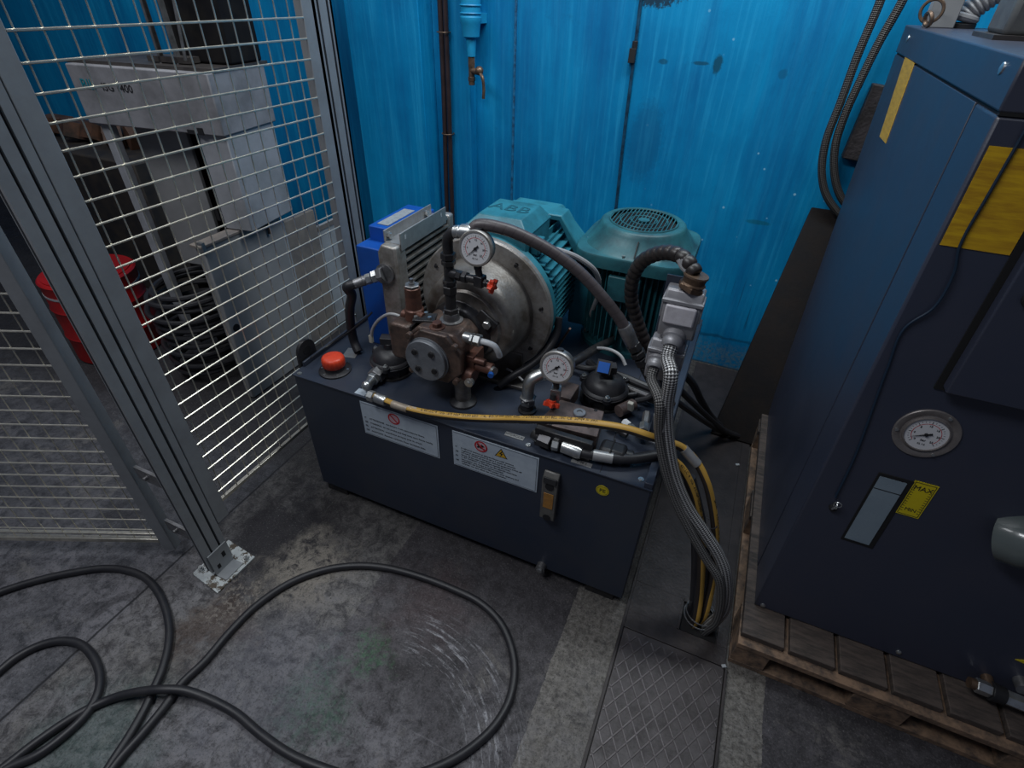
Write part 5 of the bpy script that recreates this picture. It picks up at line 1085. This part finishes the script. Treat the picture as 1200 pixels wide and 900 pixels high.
b = B(); b.tube([Y(655, 372, 1.48), Y(652, 392, 1.46), Y(640, 412, 1.42), Y(622, 428, 1.38), Y(602, 440, 1.34), Z(585, 452, TZ1 + .012)], .013, 12)
tag(part(b, 'suction_hose', 'rubber'), 'dark hose curving from beneath the bell housing flange over the tank top', 'hose')
b = B(); b.cyl(Y(668, 385, 1.50), Z(650, 412, TZ1 + .006), .004); tag(part(b, 'tie_rod', 'copper'), 'thin rusty rod slanting down between the two teal motors', 'rod')
b = B(); b.tube([Z(594, 432, TZ1 + .05), Z(604, 438, TZ1 + .05), Z(613, 446, TZ1 + .045)], .0035, 8); tag(part(b, 'thin_tube', 'cable'), 'thin pale tube left of the zinc elbow fitting', 'tube')
for (px, py, r, lab) in ((864, 545, .008, 'small pale chip on the trench cover right of the hoses'), (848, 781, .007, 'small pale chip at the edge angle near the pallet corner')):
    p = Z(px, py, .010); b = B(); b.obox((p.x, p.y, .0125), r * 2, r * 1.4, .005, (0, 0, R(30))); tag(part(b, 'paint_chip', 'paleboard', bevel=.001), lab, 'chip')

for i, (lst, r, lab) in enumerate((([(690, 425, .62), (705, 436, .63), (725, 440, .64), (745, 448, .64), (768, 458, .63)], .014, 'black hose lying between the two motors and the tank right end'),
                                    ([(640, 405, .61), (665, 425, .62), (690, 432, .63), (712, 428, .63)], .011, 'black hose lying behind the lower pressure gauge'),
                                    ([(745, 470, .62), (760, 466, .64), (775, 455, .66), (783, 440, .68)], .010, 'short black hose rising behind the braided hoses'))):
    b = B(); b.tube([Z(x, y, z) for x, y, z in lst], r, 10); tag(part(b, 'tank_hose', 'rubber'), lab, 'hose')
fitting('elbow_fitting', [(L(716, 497, TZ1 + .02), L(723, 503, TZ1 + .02), .012, 1), (L(724, 504, TZ1 + .02), L(735, 510, TZ1 + .02), .010, 0)], 'small black elbow fitting at the right corner of the brown manifold plate', ['steel', 'blksteel'])

# ================================================================== PALLET
pal = thing('wooden_pallet', 'dirty wooden pallet under the navy cabinet', 'pallet', (.74, 1.65, 0))
PX0, PX1, PY0, PY1 = .341, 1.141, 1.035, 2.235
b = B(); b.box(PX0, PX1, PY0, PY0 + .09, .0, .021); part(b, 'front_bottom_board', 'wood', pal, bevel=.002)
for i, (x0, x1) in enumerate(((PX0, PX0 + .10), (PX0 + .3275, PX0 + .4725), (PX1 - .10, PX1))):
    b = B(); b.box(x0, x1, PY0 + .092, PY1, .0, .022); part(b, 'bottom_board', 'wood', pal, bevel=.002)
    for y in (PY0, PY0 + .5275, PY1 - .145):
        b = B(); b.box(x0 + .001, x1 - .001, y, y + .145, .022, .100); part(b, 'block', 'wood', pal, bevel=.002)
for y in (PY0, PY0 + .5275, PY1 - .145):
    b = B(); b.box(PX0, PX1, y - (.004 if y == PY0 else 0), y + .145, .100, .122); part(b, 'stringer_board', 'woodtop' if y > PY0 else 'wood', pal, bevel=.002)
# deck boards run across the depth direction
xs = PX0
for k, wd in enumerate((.124, .126, .125, .124, .126, .10)):
    b = B(); b.box(xs + .004, xs + wd, PY0 + .022, PY1, .122, .144); part(b, 'deck_board', 'woodtop', pal, bevel=.002); xs += .136

# ================================================================== NAVY CABINET
CX0, CX1, CZ0, CZ1 = .372, 1.46, .146, 1.628
SL = .082
def yf(z): return 1.166 + SL * (z - .146)
def CF(px, py, off=0.0):          # pixel -> point on the sloping front face
    d = MC @ Vector((px - 600, -(py - 450), -F)); C = Vector((0, 0, H))
    # plane y - SL*z = 1.185 - SL*.146 - off
    k = 1.166 - SL * .146 - off; t_ = (k - (C.y - SL * C.z)) / (d.y - SL * d.z); return C + d * t_
fn = Vector((0, -1, SL)).normalized(); fu = Vector((0, SL, 1)).normalized()
cab = thing('hydraulic_cabinet', 'tall navy blue sheet metal cabinet standing on the wooden pallet', 'cabinet', (.9, 1.8, CZ0))
YB = 2.235
def side(z0, z1, x0, x1, f0=0.0, bk=0.0):
    return [(x0, yf(z0) + f0, z0), (x0, YB + bk + .27 * (z0 - CZ0), z0), (x0, YB + bk + .27 * (z1 - CZ0), z1), (x0, yf(z1) + f0, z1)]
b = B(); b.prism(side(CZ0, 1.545, CX0 + .004, 0, .004), (CX1 - CX0 - .008, 0, 0)); part(b, 'carcass', 'darkgap', cab)
# front panel (wraps the corner), side panel, top slab
def sl(z0, z1, x0, x1, y0f, y1f):
    """slab between y = yf+y0f and yf+y1f"""
    return [(x0, yf(z0) + y0f, z0), (x1, yf(z0) + y0f, z0), (x1, yf(z0) + y1f, z0), (x0, yf(z0) + y1f, z0)], [(x0, yf(z1) + y0f, z1), (x1, yf(z1) + y0f, z1), (x1, yf(z1) + y1f, z1), (x0, yf(z1) + y1f, z1)]
def slab(b, z0, z1, x0, x1, a, c):
    lo, hi = sl(z0, z1, x0, x1, a, c)
    b.faces(lo + hi, [(0, 3, 2, 1), (4, 5, 6, 7), (0, 1, 5, 4), (1, 2, 6, 5), (2, 3, 7, 6), (3, 0, 4, 7)])
b = B(); slab(b, CZ0, 1.541, CX0, CX1, 0, .152); part(b, 'front_panel', 'cab', cab, bevel=.006)
b = B(); b.prism([(CX0, yf(CZ0) + .157, CZ0), (CX0, YB, CZ0), (CX0, YB + .27 * (1.541 - CZ0), 1.541), (CX0, yf(1.541) + .157, 1.541)], (.02, 0, 0)); part(b, 'side_panel', 'cab', cab, bevel=.0015)
b = B(); b.prism([(CX0 - .002, yf(1.545) - .002, 1.546), (CX0 - .002, YB + .27 * (1.546 - CZ0), 1.546), (CX0 - .002, YB + .27 * (CZ1 - CZ0) - .01, CZ1), (CX0 - .002, yf(CZ1) - .002, CZ1)], (CX1 - CX0 + .004, 0, 0)); part(b, 'top_cover', 'cab', cab, bevel=.004)
for px, py in ((1064, 44), (1176, 80), (1107, 787), (0, 0)):
    pass
def screw_side(px, py):
    q = at(px, py, 0, CX0); b = B(); b.lathe((CX0, q.y, q.z), (-1, 0, 0), [(0, .011), (.004, .010), (.006, .004)], 16); part(b, 'panel_screw', 'zinc', cab)
screw_side(1065, 45); screw_side(1176, 80)
for px, py in ((894, 709), (1053, 764)):
    q = CF(px, py); b = B(); b.lathe(q, fn, [(0, .0075), (.003, .007), (.005, .003)], 16); b.cyl(q + fn * .005, q + fn * .0052, .003, seg=6); part(b, 'panel_screw', 'zinc', cab)
# raised door on the upper right
q = CF(1099, 452); q2 = CF(1199, 262)
dx0 = q.x + .006; dz0 = q.z + .004
b = B(); slab(b, dz0 - .010, 1.541, dx0 - .012, CX1, -.004, .004); part(b, 'door_gap', 'darkgap', cab)  # black slab that paints the dark gap round the raised door
b = B(); slab(b, dz0, 1.535, dx0, CX1 - .01, -.034, -.004); dr = part(b, 'raised_door', 'cab', cab, bevel=.004)
q = CF(1209, 351, .034); b = B(); b.cyl(q, q + fn * .012, .016); b.cyl(q + fn * .012, q + fn * .018, .010); part(b, 'door_knob', 'ink', dr)
b = B(); slab(b, 1.541, 1.547, CX0 + .001, CX1, -.001, .01); part(b, 'cover_joint', 'darkgap', cab)
# yellow stickers
qa, qb = CF(1155, 170), CF(1105, 287); x0, z1, z0 = qa.x, qa.z, qb.z
b = B(); slab(b, z0, z1, CX0 + .010, dx0 - .014, -.0022, -.0008); part(b, 'yellow_sticker', mat('rust_streaked_yellow', (.66, .40, .012), .45, 0, (.36, .17, .01), 7, .9, stretch=(1.0, 1, 8)), cab)
s1, s2 = at(1066, 68, 0, CX0), at(1037, 166, 0, CX0); s3 = at(1071, 74, 0, CX0)
b = B(); ya0, ya1 = s1.y, at(1072, 74, 0, CX0).y; b.prism([at(px_, py_, 0, CX0 - .0006) for px_, py_ in ((1061, 67), (1072, 74), (1038, 168), (1031, 160))], (-.0012, 0, 0)); part(b, 'amber_reflector_tape', 'amber', cab)
# gauge
q = CF(1085, 508)
gg = part(B().lathe(q, fn, [(0, .0655), (.003, .0655), (.0045, .064), (.0045, .054), (.0025, .050), (.0035, .047), (.007, .046), (.008, .0445), (.008, .043), (.003, .0425), (.0025, .01)], 64), 'cabinet_gauge', mat('grey_brown_bezel', (.27, .245, .235), .4, .5, (.14, .12, .115), 20, .7), cab)
dial_marks(q + fn * .0035, fn, .0425, R(205), gg, True)
for a_ in (R(65), R(185), R(305)):
    x_, u_, n_ = rotz_to(fn); c_ = q + (x_ * math.cos(a_) + u_ * math.sin(a_)) * .0585; b = B(); b.cyl(c_ + fn * .003, c_ + fn * .007, .004, seg=12); part(b, 'bezel_screw', 'zinc', gg)
# sight window
qtl, qtr, qbl, qbr = CF(1031, 553), CF(1069, 567), CF(984, 631), CF(1018, 641)
x0, x1 = (qtl.x + qbl.x) / 2, (qtr.x + qbr.x) / 2 + .006; z1, z0 = (qtl.z + qtr.z) / 2 + .004, (qbl.z + qbr.z) / 2
b = B(); slab(b, z0, z1, x0, x1, -.002, .004); sw = part(b, 'sight_frame', 'darkgap', cab, bevel=.001)
b = B(); slab(b, z0 + .010, z1 - .010, x0 + .006, x1 - .013, -.0035, -.001); part(b, 'sight_glass', 'glassgrey', sw)
zl = z0 + (z1 - z0) * .80
b = B(); slab(b, zl, zl + .002, x0 + .006, x1 - .013, -.0042, -.003); part(b, 'level_line', 'ink', sw)
# yellow MAX/MIN sticker
ql, qr, qd = CF(1072, 562), CF(1099, 570), CF(1048, 600)
x0, x1, z1, z0 = ql.x + .001, qr.x + .003, (ql.z + qr.z) / 2, CF(1060, 603).z
b = B(); slab(b, z0, z1, x0, x1, -.0018, -.0006); ms = part(b, 'scale_sticker', 'yellow', cab)
def fm(x, z, off=.0020): return plane_m(Vector((x, yf(z), z)) + fn * off, (1, 0, 0), fu)
b = B(); b.add_mesh(text_mesh('MAX', .019, 'CENTER'), fm((x0 + x1) / 2, z1 - .026)); b.add_mesh(text_mesh('MIN', .014, 'CENTER'), fm((x0 + x1) / 2, z0 + .016))
for k in range(12):
    z = z0 + .014 + k * (z1 - z0 - .028) / 11
    for xx in (x0 + .005, x1 - .010): slab(b, z, z + .001, xx, xx + .005, -.0024, -.0018)
for (a_, c_, d_, e_) in ((x0 + .003, x1 - .003, z1 - .004, z1 - .003), (x0 + .003, x1 - .003, z0 + .003, z0 + .004), (x0 + .003, x0 + .004, z0 + .003, z1 - .003), (x1 - .004, x1 - .003, z0 + .003, z1 - .003)): slab(b, d_, e_, a_, c_, -.0024, -.0018)
part(b, 'scale_print', 'ink', ms)
# lock with key at the lower left, wire hanging down from the top
q = CF(976, 594); b = B(); b.lathe(q, fn, [(0, .010), (.008, .0095), (.010, .006)], 18); lk = part(b, 'cabinet_lock', 'ink', cab)
b = B(); b.ring(q + fn * .012 + fu * .016, (1, .3, 0), .009, .0013, 20, 5); b.ring(q + fn * .014 + fu * .022 + Vector((.004, 0, 0)), (.2, 1, 0), .008, .0013, 20, 5); b.obox(q + fn * .012 + fu * .008, .004, .003, .018, (0, R(25), 0)); part(b, 'key_ring', 'zinc', lk)
b = B(); q_ = [CF(979, 583, .006), CF(1002, 535, .004), CF(1040, 432, .004), CF(1060, 385, .005), CF(1095, 360, .008), CF(1118, 320, .008), CF(1125, 288, .006), CF(1160, 225, .006), CF(1200, 155, .006), CF(1250, 60, .006)]
b.tube(q_, .0028, 8); tag(part(b, 'hanging_wire', 'bluewire'), 'thin dark blue wire running down the cabinet front across the yellow sticker', 'wire')
# bowl fitting and outlet at the right edge of the picture
q = CF(1172, 640); bf = thing('filter_bowl', 'smoked round bowl fitting protruding from the cabinet front at right', 'filter', q)
b = B(); q2 = CF(1205, 600); dd = Vector((.72, -.50, .50)).normalized(); c0 = CF(1182, 630)
b.lathe(c0 - dd * .02, dd, [(0, .035), (.01, .062), (.05, .066), (.075, .060), (.080, .050)], 32); part(b, 'bowl', 'bowl', bf)
b = B(); b.lathe(c0 + dd * .06, dd, [(0, .050), (.006, .054), (.03, .054), (.034, .048)], 32); part(b, 'collar', 'ink', bf)
q = CF(1133, 794); oc = thing('outlet_coupling', 'silver hose coupling with black ring low on the cabinet front right', 'pipe fitting', q)
qs = [Vector((q.x - .002, yf(q.z) - .035, q.z + .030)) + Vector((1, -.04, -.02)) * t for t in (0, .035, .065, .115, .16, .30)]
b = B(); b.hexa(qs[0], qs[1], .020); part(b, 'nut', 'zinc', oc)
b = B(); b.cyl(qs[1], qs[2], .026, .024); part(b, 'black_ring', 'ink', oc)
b = B(); b.hexa(qs[2], qs[3], .021); part(b, 'nut', 'zinc', oc)
b = B(); b.hexa(qs[3] + Vector((.002, 0, 0)), qs[4], .019); b.cyl(qs[4], qs[5], .017); part(b, 'nut', 'zinc', oc)
b = B(); b.cyl(qs[0] - Vector((.014, 0, 0)), qs[0], .015); b.cyl(qs[1] + Vector((0, .05, 0)), qs[1], .014); part(b, 'stub', 'brass', oc)
q = CF(1200, 775); b = B(); b.prism([q + Vector((-.018, 0, -.004)), q + Vector((.08, 0, -.02)), q + Vector((.08, 0, .05)), q + Vector((.02, 0, .02))], fn * .0015); part(b, 'yellow_tag', 'yellow', cab)
b = B(); q = CF(1196, 797); b.cyl(q, q + fn * .03, .018); part(b, 'blanking_plug', 'steel', cab)

# things on top of the cabinet
ZT = CZ1
p = at(1123, 33, 2, ZT); man = thing('conduit_port', 'grey ribbed conduit elbow rising from a flange on the cabinet top', 'conduit', p)
b = B(); b.lathe((p.x, p.y, ZT), (0, 0, 1), [(0, .045), (.012, .045), (.016, .040)], 28); part(b, 'flange', 'ink', man)
b = B(); b.ring((p.x, p.y, ZT + .03), (.2, 0, 1), .036, .012, 32, 10); part(b, 'collar', 'conduit', man)
pts = [Vector((p.x, p.y, ZT + .02)), Vector((p.x + .015, p.y, ZT + .05)), Vector((p.x + .06, p.y, ZT + .10)), Vector((p.x + .13, p.y + .02, ZT + .16)), Vector((p.x + .24, p.y + .04, ZT + .25))]
b = B(); b.tube(pts, .034, 20, n=60, rf=lambda s: .031 + .005 * abs(math.sin(s * math.pi / .014))); part(b, 'ribbed_hose', 'conduit', man, smooth=70)
p = Y(1099, 30, 2.45); p.z = ZT; b = B(); b.obox((p.x, p.y, ZT + .15), .085, .03, .30, (0, 0, R(8)))
tag(part(b, 'mounting_plate', 'greybox', bevel=.003), 'upright dark grey plate at the rear of the cabinet top', 'plate')
b = B(); b.ring((p.x - .045, p.y - .07, ZT + .045), (.4, 1, 0), .030, .005, 24, 6); b.ring((p.x - .05, p.y - .10, ZT + .024), (1, .4, .3), .018, .006, 20, 6); tag(part(b, 'shackle', 'brass'), 'small rusty shackle on the cabinet top rear corner', 'shackle')
p = at(1172, 45, 2, ZT); tbx_ = thing('top_motor', 'grey rounded box standing on the cabinet top at the right', 'motor', (p.x + .05, p.y, ZT))
b = B(); b.prism([(p.x - .02, p.y - .08, ZT + .008), (p.x - .02, p.y - .08, ZT + .10), (p.x + .02, p.y - .08, ZT + .14), (p.x + .30, p.y - .08, ZT + .14), (p.x + .30, p.y - .08, ZT + .008)], (0, .16, 0)); part(b, 'housing', 'topbox', tbx_, bevel=.012)
b = B(); b.box(p.x - .04, p.x + .3, p.y - .10, p.y + .1, ZT, ZT + .010); part(b, 'base_plate', 'tray', tbx_)

# ================================================================== WALL ITEMS
# blue air filter with brass cock
af = thing('air_filter', 'blue painted air filter bowl with a brass drain cock on the wall strip', 'air filter', (-1.375, 2.64, 1.45))
fx, fy = -1.368, 2.640
b = B(); b.lathe((fx, fy, 1.50), (0, 0, 1), [(0, .022), (.01, .040), (.06, .045), (.07, .050), (.085, .050), (.09, .046), (.30, .046)], 28); part(b, 'bowl', 'wallblue', af)
b = B(); b.ring((fx, fy, 1.60), (0, 0, 1), .047, .004, 32, 6); b.ring((fx, fy, 1.63), (0, 0, 1), .047, .004, 32, 6); part(b, 'clamp_band', 'wallblue', af)
b = B(); b.cyl((fx, fy, 1.43), (fx, fy, 1.505), .020, .024); part(b, 'drain_stem', 'wallblue', af)
b = B(); b.hexa((fx, fy, 1.385), (fx, fy, 1.430), .018); b.cyl((fx, fy, 1.31), (fx, fy, 1.39), .015); b.hexa((fx, fy, 1.325), (fx, fy, 1.345), .018); b.cyl((fx, fy, 1.37), (fx + .045, fy - .015, 1.37), .014); b.ball((fx + .05, fy - .017, 1.375), .020); part(b, 'drain_cock', 'brass', af)
b = B(); b.tube([(fx + .05, fy - .02, 1.37), (fx + .075, fy - .035, 1.35), (fx + .082, fy - .035, 1.31), (fx + .080, fy - .035, 1.26)], .0075, 8); part(b, 'lever', 'brass', af)
b = B(); b.box(fx - .03, fx + .03, fy + .04, 2.75, 1.56, 1.60); part(b, 'wall_bracket', 'wallblue', af)
# pair of black cables clipped in the corner
for i, dx in enumerate((-.022, .006)):
    b = B(); b.tube([(-1.515 + dx - .0, 2.655, 2.2), (-1.515 + dx, 2.655, 1.6), (-1.518 + dx * 1.0, 2.655, 1.2), (-1.525 + dx * 1.2, 2.655, .8), (-1.53 + dx * 1.3, 2.65, .3), (-1.53 + dx * 1.3, 2.64, .02)], .0125, 10)
    tag(part(b, 'wall_cable', mat('brown_black_cable', (.028, .018, .018), .35, 0, (.05, .03, .03), 10, .6)), ('left' if i == 0 else 'right') + ' one of the two thick dark cables running down the wall strip', 'cable', 'dark cables clipped to the wall strip')
for z in (1.52, 1.07, 1.9, .5):
    b = B(); b.ring((-1.524, 2.655, z), (0, 0, 1), .032, .0025, 24, 6); b.box(-1.535, -1.515, 2.66, 2.68, z - .006, z + .006); tag(part(b, 'cable_clip', 'brass'), {1.52: 'wire clip on the twin wall cables near the top of the photo', 1.07: 'wire clip on the twin wall cables level with the motor top', 1.9: 'wire clip on the twin wall cables above the air filter', .5: 'wire clip on the twin wall cables low behind the oil cooler'}[z], 'clip')
# thin conduit pipe with joint
cp = thing('wall_conduit', 'thin dark conduit running down the blue wall behind the upright motor', 'conduit', (-.6, 2.74, .4))
b = B(); b.tube([(-.612, 2.742, 2.3), (-.610, 2.742, 1.68), (-.606, 2.742, 1.45), (-.600, 2.742, 1.1), (-.590, 2.742, .78), (-.585, 2.742, .3), (-.585, 2.742, .02)], .0075, 8); part(b, 'pipe', mat('dark_blue_conduit', (.008, .03, .06), .4, 0, (.01, .10, .2), 20, .7), cp)
b = B(); b.obox((-.613, 2.737, 1.47), .028, .024, .055, (0, 0, 0)); b.hexa((-.609, 2.740, 1.49), (-.609, 2.740, 1.525), .013); part(b, 'joint', 'ink', cp, bevel=.003)
# dirty junction at the very top
# two braided black hoses hanging at the right
for i, (lst, lab) in enumerate((([(1052, -60), (1032, 0), (1005, 65), (985, 120), (968, 165), (963, 200), (968, 228), (985, 252), (1010, 272), (1040, 290)], 'left one of the two black braided hoses looping down beside the navy cabinet'),
                                ([(1085, -60), (1058, 0), (1030, 50), (1008, 95), (990, 135), (979, 170), (978, 205), (985, 230), (998, 246), (1020, 262), (1045, 275)], 'right one of the two black braided hoses looping down beside the navy cabinet'))):
    b = B(); b.tube([Y(x, y, 2.66) for x, y in lst], .0155, 14); tag(part(b, 'braided_hose', 'braidblk'), lab, 'hose', 'black braided hoses on the wall')
# scorched block on the wall
p0_, p1_, p2_, p3_ = Y(1026, 98, 2.72), Y(1046, 103, 2.72), Y(1014, 192, 2.72), Y(986, 184, 2.72)
b = B(); b.prism([(p3_.x, 2.70, p3_.z), (p3_.x + .11, 2.70, p3_.z - .012), (p3_.x + .11, 2.70, p0_.z - .01), (p3_.x + .012, 2.70, p0_.z)], (0, .05, 0))
tag(part(b, 'mounting_block', 'scorched', bevel=.004), 'scorched dark block fixed to the blue wall behind the hanging hoses', 'block')
# dark plank leaning on the wall
t_ = Y(950, 245, 2.73); 
lb = Z(838, 505, .0); b = B()
top = Vector((t_.x, 2.735, t_.z)); bot = Vector((.155, 2.14, .0)); 
wv = Vector((.20, 0, 0)); dirv = (bot - top).normalized(); nn = wv.normalized().cross(dirv).normalized(); nn = nn if nn.y < 0 else -nn
b.prism([top, top + wv, bot + wv, bot], nn * .028); pk = part(b, 'leaning_plank', 'plank', bevel=.004); tag(pk, 'wide oily dark plank leaning against the blue wall behind the cabinet', 'plank')

# ================================================================== CABLES ON THE FLOOR
def floor_cable(lst, r, lab, zf=None):
    pts = []
    for i, q in enumerate(lst):
        z = r + (q[2] if len(q) > 2 else 0.0); v = Z(q[0], q[1], z); pts.append(v)
    b = B(); b.tube(pts, r, 14, n=10); tag(part(b, 'floor_cable', 'rubber'), lab, 'cable', 'black cables looped on the floor')
RC = .0125
floor_cable([(-420, 1150), (-260, 930), (-110, 765), (-40, 712), (0, 694), (30, 684), (60, 676), (90, 670), (120, 666), (147, 668), (170, 677), (187, 697), (197, 725), (198, 752), (190, 785), (180, 808), (170, 830), (152, 862), (135, 888), (118, 915), (95, 950)], RC, 'black floor cable looping from the left picture edge under the gate')
floor_cable([(-330, 1350), (-200, 1050), (-90, 880), (-30, 812), (0, 786), (20, 770), (45, 757), (70, 751), (92, 754), (108, 768), (117, 790), (115, 812), (100, 838), (75, 862), (45, 884), (10, 900), (-40, 930)], RC, 'black floor cable making the small tight curl at the left picture edge')
floor_cable([(-70, 960), (-20, 918), (10, 895), (45, 868), (90, 838), (130, 819, .0), (160, 811, .016), (190, 808, .026), (215, 809, .020), (240, 817, .008), (275, 835), (305, 860), (340, 884), (375, 899), (420, 912), (470, 912), (515, 898), (550, 878), (580, 850), (597, 820), (603, 785), (598, 755), (585, 728), (562, 706), (530, 690), (490, 675), (450, 665), (415, 663), (380, 668), (340, 683), (300, 710), (268, 742), (240, 775), (212, 802), (190, 832), (165, 862), (140, 890), (115, 925), (95, 960)], RC, 'longest black floor cable making one wide loop across the foreground')
